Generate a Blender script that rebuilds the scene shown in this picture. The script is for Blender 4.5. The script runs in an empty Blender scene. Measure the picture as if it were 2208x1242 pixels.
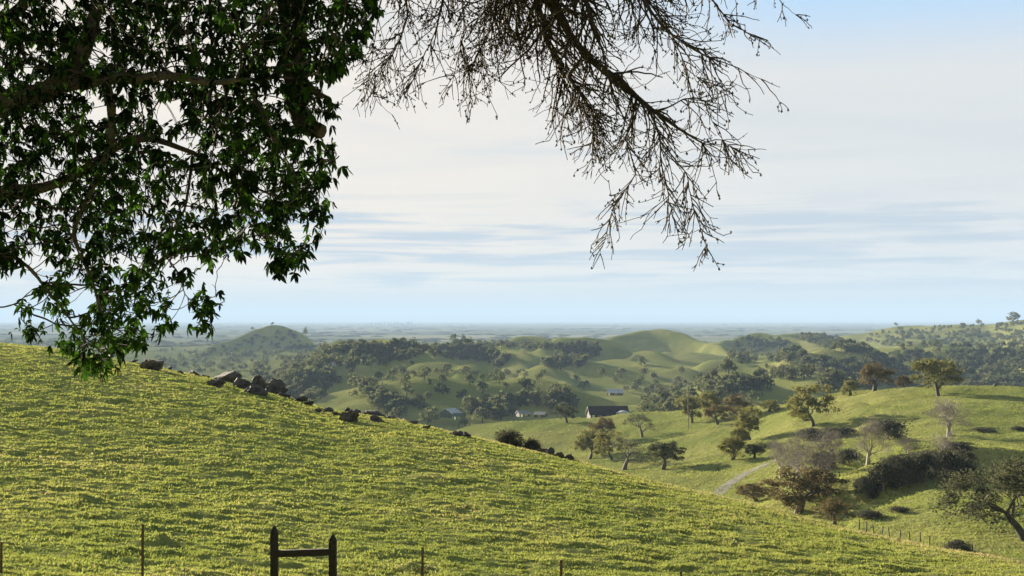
import bpy, math, random
import numpy as np

# ------------------------------------------------------------------ basics
F = 3000.0            # focal length in photo pixels (photo 2208 x 1242)
CX, CY, HOR = 1104.0, 621.0, 690.0
PITCH = math.atan((HOR - CY) / F)
SP, CP = math.sin(PITCH), math.cos(PITCH)
scene = bpy.context.scene
C = scene.collection
rng = np.random.default_rng(7)
random.seed(7)


def q_of(py):
    """tan of elevation of a photo row"""
    return np.tan(PITCH + np.arctan((CY - np.asarray(py, float)) / F))


def P(px, py, Y):
    px = np.asarray(px, float); py = np.asarray(py, float); Y = np.asarray(Y, float)
    v = (CY - py) / F
    d = CP - v * SP
    return np.stack([(px - CX) / F / d * Y, Y + 0 * px, (SP + v * CP) / d * Y], -1)


def tag(o, label=None, cat=None, group=None, kind=None):
    if label: o['label'] = label
    if cat: o['category'] = cat
    if group: o['group'] = group
    if kind: o['kind'] = kind
    return o


def make_mesh(name, V, faces, mats, matidx=None, smooth=False, attrs=None):
    """V: (n,3); faces: list of int arrays (m,k)"""
    me = bpy.data.meshes.new(name)
    V = np.ascontiguousarray(V, np.float32)
    if isinstance(faces, np.ndarray): faces = [faces]
    faces = [np.asarray(f, np.int32) for f in faces if len(f)]
    me.vertices.add(len(V)); me.vertices.foreach_set('co', V.ravel())
    idx = np.concatenate([f.ravel() for f in faces])
    tot = np.concatenate([np.full(len(f), f.shape[1], np.int32) for f in faces])
    start = np.concatenate([[0], np.cumsum(tot)[:-1]]).astype(np.int32)
    me.loops.add(len(idx)); me.loops.foreach_set('vertex_index', idx)
    me.polygons.add(len(tot)); me.polygons.foreach_set('loop_start', start)
    me.polygons.foreach_set('loop_total', tot)
    for m in (mats if isinstance(mats, (list, tuple)) else [mats]): me.materials.append(m)
    if matidx is not None: me.polygons.foreach_set('material_index', np.asarray(matidx, np.int32))
    me.polygons.foreach_set('use_smooth', np.full(len(tot), bool(smooth)))
    for k, a in (attrs or {}).items():
        at = me.attributes.new(k, 'FLOAT', 'POINT')
        at.data.foreach_set('value', np.ascontiguousarray(a, np.float32))
    me.update(calc_edges=True)
    return me


def link(name, me, parent=None, loc=None):
    o = bpy.data.objects.new(name, me); C.objects.link(o)
    if parent: o.parent = parent
    if loc is not None: o.location = [float(a) for a in loc]
    return o


def thing(name, loc, label, cat, group=None, rz=0.0):
    o = bpy.data.objects.new(name, None); C.objects.link(o)
    o.empty_display_size = 0.5
    o.location = [float(a) for a in loc]; o.rotation_euler[2] = rz
    return tag(o, label, cat, group)


class MB:
    """collects pieces into one mesh"""
    def __init__(s): s.V, s.F, s.n, s.A = [], {}, 0, []
    def add(s, V, fs, tint=0.5):
        V = np.asarray(V, float)
        for f in (fs if isinstance(fs, list) and len(fs) and isinstance(fs[0], np.ndarray) else [np.asarray(fs)]):
            if len(f): s.F.setdefault(f.shape[1], []).append(f + s.n)
        s.V.append(V); s.n += len(V)
        s.A.append(np.broadcast_to(np.asarray(tint, float), (len(V),)))
    def mesh(s, name, mat, smooth=False):
        return make_mesh(name, np.concatenate(s.V), [np.concatenate(v) for v in s.F.values()], mat, None, smooth,
                         {'tint': np.concatenate(s.A)})


def box(mb, c, size, rz=0.0, top=1.0):
    x, y, z = [a / 2 for a in size]
    V = np.array([[-x, -y, -z], [x, -y, -z], [x, y, -z], [-x, y, -z],
                  [-x * top, -y * top, z], [x * top, -y * top, z], [x * top, y * top, z], [-x * top, y * top, z]])
    c_, s_ = math.cos(rz), math.sin(rz)
    V = np.stack([V[:, 0] * c_ - V[:, 1] * s_, V[:, 0] * s_ + V[:, 1] * c_, V[:, 2]], -1) + np.array(c)
    mb.add(V, np.array([[3, 2, 1, 0], [4, 5, 6, 7], [0, 1, 5, 4], [1, 2, 6, 5], [2, 3, 7, 6], [3, 0, 4, 7]]))


def tube(mb, pts, rad, sides=6, tint=0.5, cap=True):
    pts = np.asarray(pts, float); rad = np.asarray(rad, float); n = len(pts)
    T = np.gradient(pts, axis=0); T /= np.linalg.norm(T, axis=1, keepdims=True) + 1e-9
    ref = np.array([0.31, 0.93, 0.2]) if abs(T[0] @ np.array([0.31, 0.93, 0.2])) < .9 else np.array([1., 0, 0])
    U = np.cross(T, ref); U /= np.linalg.norm(U, axis=1, keepdims=True) + 1e-9
    W = np.cross(T, U)
    a = np.arange(sides) * 2 * math.pi / sides
    V = pts[:, None] + rad[:, None, None] * (np.cos(a)[None, :, None] * U[:, None] + np.sin(a)[None, :, None] * W[:, None])
    V = V.reshape(-1, 3)
    i = np.arange(n - 1)[:, None] * sides; j = np.arange(sides)[None]; k = (j + 1) % sides
    q = np.stack([i + j, i + k, i + sides + k, i + sides + j], -1).reshape(-1, 4)
    mb.add(V, q, tint)
    if cap and sides > 3:
        mb.add(V[-sides:], np.arange(sides)[None], tint)
        mb.add(V[:sides], np.arange(sides)[None, ::-1], tint)


# ------------------------------------------------------------------ noise
def _h(ix, iy, seed):
    h = (ix * 374761393 + iy * 668265263 + seed * 974634777) & 0xffffffff
    h = ((h ^ (h >> 13)) * 1274126177) & 0xffffffff
    h = h ^ (h >> 16)
    return h


def perlin(x, y, seed=0):
    x = np.asarray(x, float); y = np.asarray(y, float)
    x0 = np.floor(x).astype(np.int64); y0 = np.floor(y).astype(np.int64)
    fx, fy = x - x0, y - y0
    u = fx * fx * fx * (fx * (fx * 6 - 15) + 10); v = fy * fy * fy * (fy * (fy * 6 - 15) + 10)
    def g(i, j):
        a = (_h(x0 + i, y0 + j, seed) & 1023) * (2 * math.pi / 1024)
        return np.cos(a) * (fx - i) + np.sin(a) * (fy - j)
    a = g(0, 0) * (1 - u) + g(1, 0) * u
    b = g(0, 1) * (1 - u) + g(1, 1) * u
    return (a * (1 - v) + b * v) * 1.5


def fbm(x, y, seed=0, octv=4, gain=.5):
    s, a = 0, 1.0
    for o in range(octv):
        s = s + a * perlin(x * 2 ** o, y * 2 ** o, seed + o * 17); a *= gain
    return s


# ------------------------------------------------------------------ materials
class NT:
    def __init__(s, nt): s.nt = nt
    def n(s, t, **kw):
        nd = s.nt.nodes.new(t)
        ins = kw.pop('i', {})
        for k, v in kw.items(): setattr(nd, k, v)
        for k, v in ins.items(): s.set(nd.inputs[k], v)
        return nd
    def set(s, sock, v):
        if isinstance(v, bpy.types.NodeSocket): s.nt.links.new(v, sock)
        else: sock.default_value = v
    def math(s, op, a, b=0.0, clamp=False):
        nd = s.n('ShaderNodeMath', operation=op, use_clamp=clamp); s.set(nd.inputs[0], a); s.set(nd.inputs[1], b)
        return nd.outputs[0]
    def mix(s, f, a, b):
        nd = s.n('ShaderNodeMix', data_type='RGBA'); s.set(nd.inputs[0], f); s.set(nd.inputs[6], a); s.set(nd.inputs[7], b)
        return nd.outputs[2]
    def noise(s, vec, scale, detail=4, rough=.55, dist=0.0):
        nd = s.n('ShaderNodeTexNoise', i={'Scale': scale, 'Detail': detail, 'Roughness': rough, 'Distortion': dist})
        if vec is not None: s.set(nd.inputs['Vector'], vec)
        return nd.outputs[0]
    def ramp(s, f, lo, hi):
        nd = s.n('ShaderNodeMapRange', interpolation_type='SMOOTHSTEP', i={1: lo, 2: hi}); s.set(nd.inputs[0], f)
        return nd.outputs[0]
    def scale(s, vec, sc):
        nd = s.n('ShaderNodeVectorMath', operation='MULTIPLY'); s.set(nd.inputs[0], vec); nd.inputs[1].default_value = sc
        return nd.outputs[0]


def new_mat(name):
    m = bpy.data.materials.new(name); m.use_nodes = True
    nt = m.node_tree; nt.nodes.clear()
    T = NT(nt); out = T.n('ShaderNodeOutputMaterial')
    return m, T, out


def rgb(r, g, b): return (r, g, b, 1.0)


def mat_simple(name, c1, c2, scale=3.0, rough=.85, bump=.3, dist=.02, spec=.3, metal=0.0):
    m, T, out = new_mat(name)
    tc = T.n('ShaderNodeTexCoord').outputs['Object']
    a = T.noise(tc, scale, 6, .6)
    col = T.mix(T.ramp(a, .35, .65), c1, c2)
    p = T.n('ShaderNodeBsdfPrincipled', i={'Base Color': col, 'Roughness': rough, 'Specular IOR Level': spec, 'Metallic': metal})
    b = T.n('ShaderNodeBump', i={'Strength': bump, 'Distance': dist, 'Height': T.noise(tc, scale * 5, 5)})
    T.set(p.inputs['Normal'], b.outputs[0])
    T.set(out.inputs[0], p.outputs[0])
    return m


def mat_leaf(name, ca, cb, trans=.4, cc=None):
    """leaf-like faces: diffuse + translucent, colour varies leaf by leaf through the 'tint' attribute"""
    m, T, out = new_mat(name)
    t = T.n('ShaderNodeAttribute', attribute_name='tint').outputs['Fac']
    oi = T.n('ShaderNodeObjectInfo').outputs['Random']
    col = T.mix(t, ca, cb)
    if cc: col = T.mix(T.math('MULTIPLY', oi, .8), col, cc)
    d = T.n('ShaderNodeBsdfDiffuse', i={'Color': col})
    hs = T.n('ShaderNodeHueSaturation', i={'Saturation': 1.1, 'Value': 1.25, 'Color': col})
    tr = T.n('ShaderNodeBsdfTranslucent', i={'Color': hs.outputs[0]})
    mx = T.n('ShaderNodeMixShader', i={0: trans, 1: d.outputs[0], 2: tr.outputs[0]})
    T.set(out.inputs[0], mx.outputs[0])
    return m


def mat_ground(name, bump_scale, bump_dist, s_col, k=1.0):
    m, T, out = new_mat(name)
    pos = T.n('ShaderNodeNewGeometry').outputs['Position']
    n1 = T.noise(pos, s_col, 5, .6)
    n2 = T.noise(pos, s_col * 6, 4, .6)
    n3 = T.noise(pos, s_col * .23, 3, .5)
    g = T.mix(T.ramp(n1, .35, .7), rgb(k * .155, k * .178, k * .052), rgb(k * .24, k * .235, k * .085))
    g = T.mix(T.math('MULTIPLY', T.ramp(n2, .58, .75), .45), g, rgb(k * .20, k * .17, k * .085))
    g = T.mix(T.math('MULTIPLY', T.ramp(n3, .5, .75), .55), g, rgb(k * .115, k * .15, k * .042))
    n5 = T.noise(pos, s_col * 26, 3, .7)
    g = T.mix(T.math('MULTIPLY', T.ramp(n5, .45, .75), .5), g, rgb(k * .085, k * .115, k * .03))
    d = T.n('ShaderNodeBsdfDiffuse', i={'Color': g, 'Roughness': .8})
    b = T.n('ShaderNodeBump', i={'Strength': .9, 'Distance': bump_dist, 'Height': T.noise(pos, bump_scale, 5, .65)})
    T.set(d.inputs['Normal'], b.outputs[0])
    T.set(out.inputs[0], d.outputs[0])
    return m


def mat_plain(name):
    m, T, out = new_mat(name)
    pos = T.n('ShaderNodeNewGeometry').outputs['Position']
    v = T.n('ShaderNodeTexVoronoi', i={'Scale': .0011, 'Vector': pos}).outputs['Color']
    sx = T.n('ShaderNodeSeparateColor', i={0: v})
    n = T.noise(T.scale(pos, (.0006, .0011, 0)), 1.0, 5, .65)
    c = T.mix(T.ramp(sx.outputs[0], .2, .8), rgb(.10, .12, .07), rgb(.17, .165, .11))
    c = T.mix(T.ramp(n, .45, .55), c, rgb(.065, .08, .06))
    d = T.n('ShaderNodeBsdfDiffuse', i={'Color': c})
    T.set(out.inputs[0], d.outputs[0])
    return m


M_pasture = mat_ground('pasture_soil_and_grass', 9.0, .05, .55, 1.5)
M_hill = mat_ground('hill_grass', .7, .7, .03, 1.55)
M_plain = mat_plain('plain_fields')
M_mount = mat_simple('far_mountain', rgb(.10, .11, .08), rgb(.14, .14, .10), .001, bump=0)
M_blade = mat_leaf('grass_blade', rgb(.155, .19, .052), rgb(.27, .28, .09), .36)
M_drygrass = mat_leaf('dry_grass_stem', rgb(.22, .185, .10), rgb(.32, .265, .155), .4)
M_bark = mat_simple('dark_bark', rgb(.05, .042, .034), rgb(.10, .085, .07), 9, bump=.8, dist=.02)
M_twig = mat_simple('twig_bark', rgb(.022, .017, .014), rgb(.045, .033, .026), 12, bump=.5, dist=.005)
M_oakbark = mat_simple('oak_bark', rgb(.03, .027, .024), rgb(.065, .058, .052), 1.5, bump=.5, dist=.05)
M_greybark = mat_simple('pale_grey_bark', rgb(.17, .15, .14), rgb(.28, .255, .235), 1.5, bump=.4, dist=.05)
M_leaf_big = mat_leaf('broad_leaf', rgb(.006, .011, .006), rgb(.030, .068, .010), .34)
M_olive = mat_leaf('oak_foliage_olive', rgb(.085, .09, .034), rgb(.185, .175, .068), .35, rgb(.125, .128, .045))
M_brown = mat_leaf('oak_foliage_russet', rgb(.075, .064, .034), rgb(.155, .128, .064), .3)
M_darkfol = mat_leaf('oak_foliage_dark', rgb(.045, .055, .03), rgb(.105, .108, .052), .28, rgb(.072, .076, .045))
M_bramble = mat_leaf('bramble_foliage', rgb(.042, .05, .034), rgb(.115, .108, .078), .2)
M_greytwig = mat_leaf('grey_twigs', rgb(.12, .108, .10), rgb(.22, .20, .188), .1)
M_wood_far = mat_leaf('far_oak_foliage', rgb(.055, .072, .036), rgb(.13, .14, .062), .28, rgb(.095, .10, .052))
M_rock = mat_simple('lichened_rock', rgb(.04, .036, .034), rgb(.14, .125, .112), 2.6, bump=.9, dist=.08)
M_fencewood = mat_simple('weathered_dark_wood', rgb(.008, .006, .005), rgb(.022, .017, .014), 14, bump=.6, dist=.006)
M_tpost = mat_simple('rusty_steel', rgb(.05, .032, .024), rgb(.09, .06, .045), 20, rough=.6, bump=.2, dist=.002, metal=.4)
M_track = mat_simple('track_dirt', rgb(.05, .048, .042), rgb(.095, .09, .076), .35, bump=.5, dist=.1)
M_earth = mat_simple('bare_earth', rgb(.11, .085, .06), rgb(.2, .17, .11), 3.0, bump=.8, dist=.06)
M_white = mat_simple('white_paint', rgb(.72, .72, .70), rgb(.8, .8, .78), .8, bump=.05)
M_metalroof = mat_simple('pale_metal_roof', rgb(.40, .42, .44), rgb(.52, .54, .56), .5, rough=.6, bump=.1, spec=.5)
M_darkroof = mat_simple('dark_roof_shingle', rgb(.03, .025, .03), rgb(.055, .045, .045), 1.2, bump=.4)
M_wall = mat_simple('grey_wall_boards', rgb(.20, .19, .18), rgb(.3, .285, .27), 1.0, bump=.2)
M_greenwall = mat_simple('green_barn_wall', rgb(.05, .075, .055), rgb(.08, .11, .08), .8, bump=.2)
M_glass = mat_simple('window_pane', rgb(.02, .025, .03), rgb(.04, .045, .05), 1, rough=.1, bump=0, spec=.6)
M_pole = mat_simple('pole_wood', rgb(.10, .085, .07), rgb(.16, .14, .12), 2, bump=.3)
M_tower = mat_simple('tower_concrete', rgb(.12, .13, .15), rgb(.2, .21, .23), .05, bump=0)

# ------------------------------------------------------------------ terrain
CREST_PX = np.array([-900, -300, 0, 100, 250, 350, 480, 600, 700, 850, 1000, 1100, 1230, 1400, 1600, 1800, 2000, 2208, 2500, 3100.])
CREST_PY = np.array([655, 705, 740, 749, 776, 795, 820, 850, 883, 903, 938, 962, 991, 1037, 1082, 1137, 1181, 1216, 1285, 1400.])
CREST_Y = np.array([140, 122, 115, 113, 109, 106, 102, 98, 95, 91, 87, 84, 80, 75, 69, 63, 57, 51, 46, 42.])

def smax(a, b, k):
    h = np.clip(.5 + .5 * (a - b) / k, 0, 1)
    return b + (a - b) * h + k * h * (1 - h)

# ridge layers: (px list, py list, Y list, front slope, back slope, rounding m, smooth m)
L = []
MOUNDS = [(-9.9, 39.2, .62, .22), (-12.6, 60, .9, .15), (-2.6, 38.5, .7, .10), (15.5, 52, .9, .14), (-3.2, 61, .8, .12)]
TBX = np.arange(-1100., 3300., 3.)

def table(x, y, sm):
    t = np.interp(TBX, x, y)
    n = max(int(sm / 3), 1); ker = np.hanning(2 * n + 3); ker /= ker.sum()
    return np.convolve(np.pad(t, n + 1, mode='edge'), ker, 'valid')

def lay(pts, fs, bs, w, k, side=.35, sm=26):
    a = np.array(pts, float); Ym = a[:, 2].mean()
    out = np.maximum(a[0, 0] - TBX, 0) + np.maximum(TBX - a[-1, 0], 0)
    y = np.interp(TBX, a[:, 0], a[:, 2])
    z = q_of(np.interp(TBX, a[:, 0], a[:, 1])) * y - side * out / F * y
    n = max(int(sm / 3), 1); ker = np.hanning(2 * n + 3); ker /= ker.sum()
    sm_ = lambda t: np.convolve(np.pad(t, n + 1, mode='edge'), ker, 'valid')
    L.append((sm_(y), sm_(z), Ym, fs, bs, w, k))

# right pasture, nearest first
lay([(1790, 1160, 158), (1848, 1129, 165), (1922, 1098, 172), (2013, 1068, 180), (2090, 1049, 187), (2208, 1034, 195), (2500, 1010, 205)], .015, .40, 3, 1.)
lay([(1860, 1020, 205), (1925, 985, 206), (2000, 981, 207), (2090, 981, 208), (2208, 988, 210), (2500, 990, 215)], .42, .10, 2, .8)
lay([(1848, 1012, 226), (1892, 990, 232), (1955, 957, 250), (2080, 958, 252), (2208, 966, 250), (2500, 970, 250)], .07, .22, 3, .8)
lay([(1000, 1040, 300), (1390, 1019, 288), (1492, 1003, 285), (1600, 992, 280), (1670, 986, 272), (1732, 979, 262), (1800, 981, 258), (1848, 986, 256), (1872, 1005, 254)], .06, .30, 3, .8)
lay([(1250, 1000, 372), (1400, 990, 362), (1469, 984, 355), (1542, 972, 350), (1657, 947, 345), (1716, 933, 342), (1790, 925, 335), (1860, 935, 320), (1930, 944, 300), (2080, 940, 300), (2208, 938, 300), (2500, 936, 300)], .08, .28, 4, .8)
lay([(1000, 990, 470), (1250, 972, 455), (1383, 956, 440), (1579, 920, 425), (1711, 879, 405), (1760, 868, 400), (1850, 868, 380), (2000, 890, 350), (2208, 880, 350), (2500, 875, 350)], .085, .24, 5, 1.)
lay([(800, 990, 590), (900, 955, 580), (1000, 927, 565), (1100, 911, 555), (1200, 903, 548), (1270, 900, 542), (1440, 889, 510), (1560, 884, 480), (1700, 873, 448), (1800, 853, 432), (1900, 839, 415), (2060, 831, 402), (2208, 833, 400), (2500, 835, 400)], .085, .14, 10, 2.)
# valley and mid hills
lay([(1480, 868, 780), (1528, 843, 800), (1594, 841, 800), (1693, 868, 760)], .09, .08, 15, 3)
lay([(1580, 850, 900), (1627, 829, 920), (1729, 817, 940), (1795, 824, 930), (1860, 850, 900)], .09, .08, 15, 3)
lay([(881, 876, 930), (930, 863, 940), (985, 857, 950), (1025, 858, 950), (1045, 868, 930)], .10, .10, 12, 3)
lay([(960, 858, 1000), (982, 845, 1030), (1019, 831, 1060), (1064, 823, 1080), (1109, 823, 1080), (1146, 831, 1060), (1180, 845, 1030), (1230, 862, 1000)], .10, .12, 14, 3)
lay([(640, 822, 1050), (664, 807, 1100), (717, 794, 1150), (757, 789, 1180), (853, 785, 1200), (900, 800, 1150)], .085, .12, 20, 4)
lay([(1380, 850, 1150), (1400, 835, 1180), (1448, 820, 1220), (1495, 808, 1260), (1568, 789, 1330), (1650, 781, 1380), (1729, 773, 1420), (1795, 762, 1450), (1912, 766, 1450), (2000, 770, 1450)], .14, .12, 18, 4)
lay([(820, 800, 1260), (850, 783, 1280), (878, 769, 1310), (918, 759, 1330), (940, 741, 1350), (977, 737, 1360), (1008, 737, 1370), (1047, 752, 1360), (1090, 769, 1330), (1166, 789, 1280), (1245, 813, 1210), (1290, 836, 1150)], .46, .2, 10, 4)
lay([(1166, 779, 1480), (1188, 763, 1500), (1245, 739, 1530), (1273, 733, 1540), (1307, 735, 1550), (1357, 759, 1500), (1450, 792, 1400), (1500, 815, 1350)], .5, .25, 10, 4)
lay([(1310, 822, 1350), (1335, 800, 1400), (1369, 782, 1460), (1395, 775, 1520), (1420, 770, 1600)], .16, .2, 14, 4)
lay([(1050, 760, 1680), (1081, 747, 1700), (1104, 741, 1720), (1137, 741, 1730), (1188, 748, 1740), (1230, 755, 1740)], .14, .15, 26, 5)
lay([(1260, 742, 1800), (1307, 733, 1820), (1357, 720, 1850), (1400, 710, 1870), (1428, 710, 1870), (1473, 720, 1850), (1521, 739, 1800), (1576, 761, 1720), (1620, 780, 1650)], .52, .3, 16, 5)
lay([(1540, 745, 1880), (1601, 727, 1950), (1634, 720, 1980), (1693, 730, 1950), (1748, 743, 1900), (1795, 754, 1850), (1850, 765, 1800)], .36, .22, 20, 5)
lay([(1660, 735, 2150), (1693, 727, 2180), (1722, 717, 2200), (1766, 715, 2200), (1802, 729, 2180), (1860, 745, 2150)], .36, .22, 20, 5)
lay([(1750, 790, 1150), (1850, 775, 1300), (1912, 764, 1500), (1985, 757, 1600), (2208, 748, 1600), (2500, 745, 1600)], .055, .1, 40, 8)
lay([(1780, 745, 2450), (1854, 722, 2600), (1930, 704, 2700), (1985, 701, 2700), (2059, 698, 2700), (2132, 699, 2700), (2168, 694, 2650), (2208, 689, 2600), (2500, 680, 2600)], .075, .2, 60, 8)
lay([(420, 760, 2150), (453, 751, 2200), (513, 728, 2280), (540, 713, 2300), (581, 703, 2310), (608, 701, 2310), (635, 711, 2300), (662, 723, 2290), (687, 741, 2250), (740, 757, 2200)], .60, .35, 12, 5)
lay([(-300, 738, 5200), (300, 737, 5000), (430, 738, 5000), (520, 741, 4900)], .02, .05, 60, 8)

def terrain(x, y, fine=True):
    x = np.asarray(x, float); y = np.asarray(y, float)
    r = np.hypot(x, y); az = np.arctan2(x, y)
    azc = np.clip(az, -.52, .52)
    Y = np.maximum(r * np.cos(azc), .01)
    X = Y * np.tan(azc)
    px = CX + F * np.tan(azc)
    # --- base floor
    zb = np.interp(np.log(Y), np.log([1, 100, 150, 200, 300, 500, 700, 1000, 2200, 3000, 5500, 10000, 20000, 45000]),
                   [-25, -25, -26, -28, -42, -53, -60, -62, -58, -58, -60, -58, -54, -52])
    zb = zb - np.clip((1750 - px) / 200, 0, 1) * np.clip((Y - 120) / 60, 0, 1) * np.clip((420 - Y) / 200, 0, 1) * 6
    far = np.clip((Y - 620) / 250, 0, 1) * np.clip((3500 - Y) / 900, 0, 1)
    lift = np.interp(px, [380, 800, 1250, 1450, 1900, 2150], [0, 1, 1, .8, .8, .3])
    zb = zb + lift * np.interp(Y, [820, 900, 1300, 1700, 2100, 2600, 3200], [0, 1.5, 9, 11, 9, 3, 0])
    zb = zb + far * 5.0 * fbm(X / 240, Y / 240, 3, 3)
    z = zb
    for (ty, tz, Ym, fs, bs, w, k) in L:
        Yr = np.interp(px, TBX, ty); zr = np.interp(px, TBX, tz)
        wob = 0
        if 650 < Ym < 4000:
            wob = .07 * Ym * perlin(X / (.16 * Ym) + Ym, Y / (.35 * Ym), 11)
        elif Ym < 650:
            wob = .05 * Ym * perlin(X / (.15 * Ym) + Ym, Y / (.3 * Ym), 13)
        d = Y - Yr - wob
        dd = np.sqrt(d * d + w * w) - w
        zl = zr - np.where(d < 0, fs, bs) * dd
        z = smax(zl, z, k)
    # gullies and roughness on the far hills
    hz = np.clip((z - zb) / 9, 0, 1)
    u, v = X * .74 + Y * .67, -X * .67 + Y * .74
    wx = 45 * perlin(X / 190, Y / 190, 41)
    def billow(a_, b_, sd): return np.sqrt((2 * perlin(a_, b_, sd)) ** 2 + .006)
    rid = billow((u + wx) / 105, (v - wx) / 290, 43) + .42 * billow((u - wx) / 48, v / 140, 47)
    amp = 14.0 * np.clip(1.15 - .45 * np.clip((Y - 1000) / 1200, 0, 1), .4, 1.15)
    amp = amp * (1 - .8 * np.clip((z - zb - 12) / 14, 0, 1))
    z = z + far * lift * 13 * (billow((u + wx) / 230, v / 620, 53) - .42) * (1 - .7 * np.clip((z - zb - 12) / 14, 0, 1))
    z = z + far * np.maximum(hz, .15 + .65 * lift) * amp * (rid - .78) + far * (.6 * hz + .3) * 2.4 * fbm(X / 85, Y / 100, 5, 3) + far * 1.5 * np.abs(perlin((u + wx * .5) / 24, v / 60, 49))
    # near pasture undulation
    mid = np.clip((Y - 125) / 40, 0, 1) * np.clip((700 - Y) / 150, 0, 1)
    z = z + mid * (.8 * fbm(X / 26, Y / 26, 21, 3) + .10 * fbm(X / 4, Y / 4, 23, 2))
    # --- foreground pasture
    Yc = np.interp(px, CREST_PX, CREST_Y); qc = q_of(np.interp(px, CREST_PX, CREST_PY))
    z30 = -5.75 - .10 * (np.clip(px, -600, 2800) - 308) / F * 30
    s = np.clip((Y - 30) / (Yc - 30), 0, 1)
    q = z30 / 30 + (qc - z30 / 30) * (1 - (1 - s) ** 1.75)
    zf = q * Y
    b = np.maximum(Y - Yc, 0)
    zf = zf - .13 * (np.sqrt(b * b + 36) - 6)
    t = np.clip(Y / 30, 0, 1)
    zn = -1.65 + (z30 + 1.65) * (t * t * (3 - 2 * t)) * .5 + (z30 + 1.65) * t * .5
    zf = np.where(Y < 30, zn, zf)
    if fine:
        nr = np.clip((150 - Y) / 30, 0, 1) * np.clip((Y - 4) / 20, 0, 1)
        edge = 1 - .6 * np.clip(1 - np.abs(Y - Yc) / 14, 0, 1)
        zf = zf + nr * edge * (.09 * fbm(X / 3.4, Y / 2.4, 31, 2) + .085 * perlin(X / 1.2, Y / .6, 33) + .06 * perlin(X / .5, Y / .28, 35))
        for (mx, my, mr, mh) in MOUNDS:
            zf = zf + mh * np.exp(-((X - mx) ** 2 + ((Y - my) * .8) ** 2) / mr ** 2) * (1 + .5 * perlin(X * 3, Y * 3, 91))
    return np.where(Y < 30, zf, smax(zf, z, .5))


def build_terrain():
    a0 = math.atan((-60 - CX) / F); a1 = math.atan((2270 - CX) / F)
    azf = np.linspace(a0, a1, 740)
    step = azf[1] - azf[0]
    outl, s_, a = [], step, a1
    while a < math.pi - .02:
        s_ = min(s_ * 1.12, .12); a += s_; outl.append(min(a, math.pi))
    outl = np.array(outl); outl = outl[outl < math.pi - .03]
    az = np.concatenate([-outl[::-1], azf, outl])
    na = len(az)
    r = np.concatenate([np.geomspace(.6, 28, 26)[:-1], np.geomspace(28, 125, 400)[:-1], np.geomspace(125, 640, 330)[:-1],
                        np.geomspace(640, 3300, 330)[:-1], np.geomspace(3300, 42000, 90)])
    A, R = np.meshgrid(az, r)
    X, Yy = R * np.sin(A), R * np.cos(A)
    Z = terrain(X, Yy)
    V = np.stack([X, Yy, Z], -1)
    def rows(i0, i1, name, mat, label):
        v = V[i0:i1 + 1].reshape(-1, 3); nr = i1 - i0 + 1
        i = np.arange(nr - 1)[:, None] * na; j = np.arange(na)[None]; k = (j + 1) % na
        f = np.stack([i + j, i + k, i + na + k, i + na + j], -1).reshape(-1, 4)
        extra = [f]
        if i0 == 0:
            v = np.concatenate([v, [[0, 0, -1.65]]]); c = len(v) - 1
            jj = np.arange(na); extra.append(np.stack([jj, np.full(na, c), (jj + 1) % na], -1))
        o = link(name, make_mesh(name, v, extra, mat, None, True)); tag(o, label, None, None, 'structure')
    k1 = int(np.searchsorted(r, 128)); k2 = int(np.searchsorted(r, 3300)) - 1
    rows(0, k1, 'ground', M_pasture, 'tussocky green pasture slope in the foreground')
    rows(k1, k2, 'hills', M_hill, 'rolling green oak foothills beyond the pasture')
    rows(k2, len(r) - 1, 'plain', M_plain, 'hazy blue valley plain out to the horizon')


# ray casting through the terrain: photo pixel -> world point
def raycast(px, py, y0=126., y1=6000., n=900):
    px = np.atleast_1d(np.asarray(px, float)); py = np.atleast_1d(np.asarray(py, float))
    Ys = np.geomspace(y0, y1, n)
    best = np.full(len(px), np.nan)
    for a in range(0, len(px), 400):
        p_, q_ = px[a:a + 400], py[a:a + 400]
        pt = P(p_[:, None], q_[:, None], Ys[None])
        hit = terrain(pt[..., 0], pt[..., 1], False) >= pt[..., 2]
        i = hit.argmax(1); ok = hit.any(1)
        best[a:a + 400] = np.where(ok, Ys[i], np.nan)
    pt = P(px, py, np.nan_to_num(best, nan=1.0))
    pt[:, 2] = terrain(pt[:, 0], pt[:, 1], False)
    return pt, ~np.isnan(best)


build_terrain()

# ------------------------------------------------------------------ far mountains
def far_mountains():
    px = np.linspace(-700, 2900, 260)
    py = np.interp(px, [-700, -100, 400, 620, 760, 900, 1100, 1250, 1400, 1500, 1900, 2900], [690, 689, 686, 678, 683, 686, 684, 678, 681, 686, 690, 692])
    py = py + 1.2 * fbm(px / 110, 0 * px, 3, 4)
    V, n = [], len(px)
    for (dY, k) in ((-1500, 0), (-800, .55), (0, 1.0), (600, .45), (1400, 0)):
        top = P(px, py, np.full(n, 43500.))
        h = np.maximum(top[:, 2] + 60, 5)
        p = top.copy(); p[:, 0] *= (43500 + dY) / 43500; p[:, 1] += dY
        p[:, 2] = -60 + h * k * (1 + .12 * fbm(px / 60 + dY, 0 * px, 5, 3) * (k < 1))
        V.append(p)
    V = np.concatenate(V)
    i = np.arange(4)[:, None] * n; j = np.arange(n - 1)[None]
    f = np.stack([i + j, i + j + 1, i + n + j + 1, i + n + j], -1).reshape(-1, 4)
    tag(link('mountains', make_mesh('mountains', V, f, M_mount, None, True)), 'faint far mountain range on the horizon', None, None, 'structure')
far_mountains()

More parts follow.
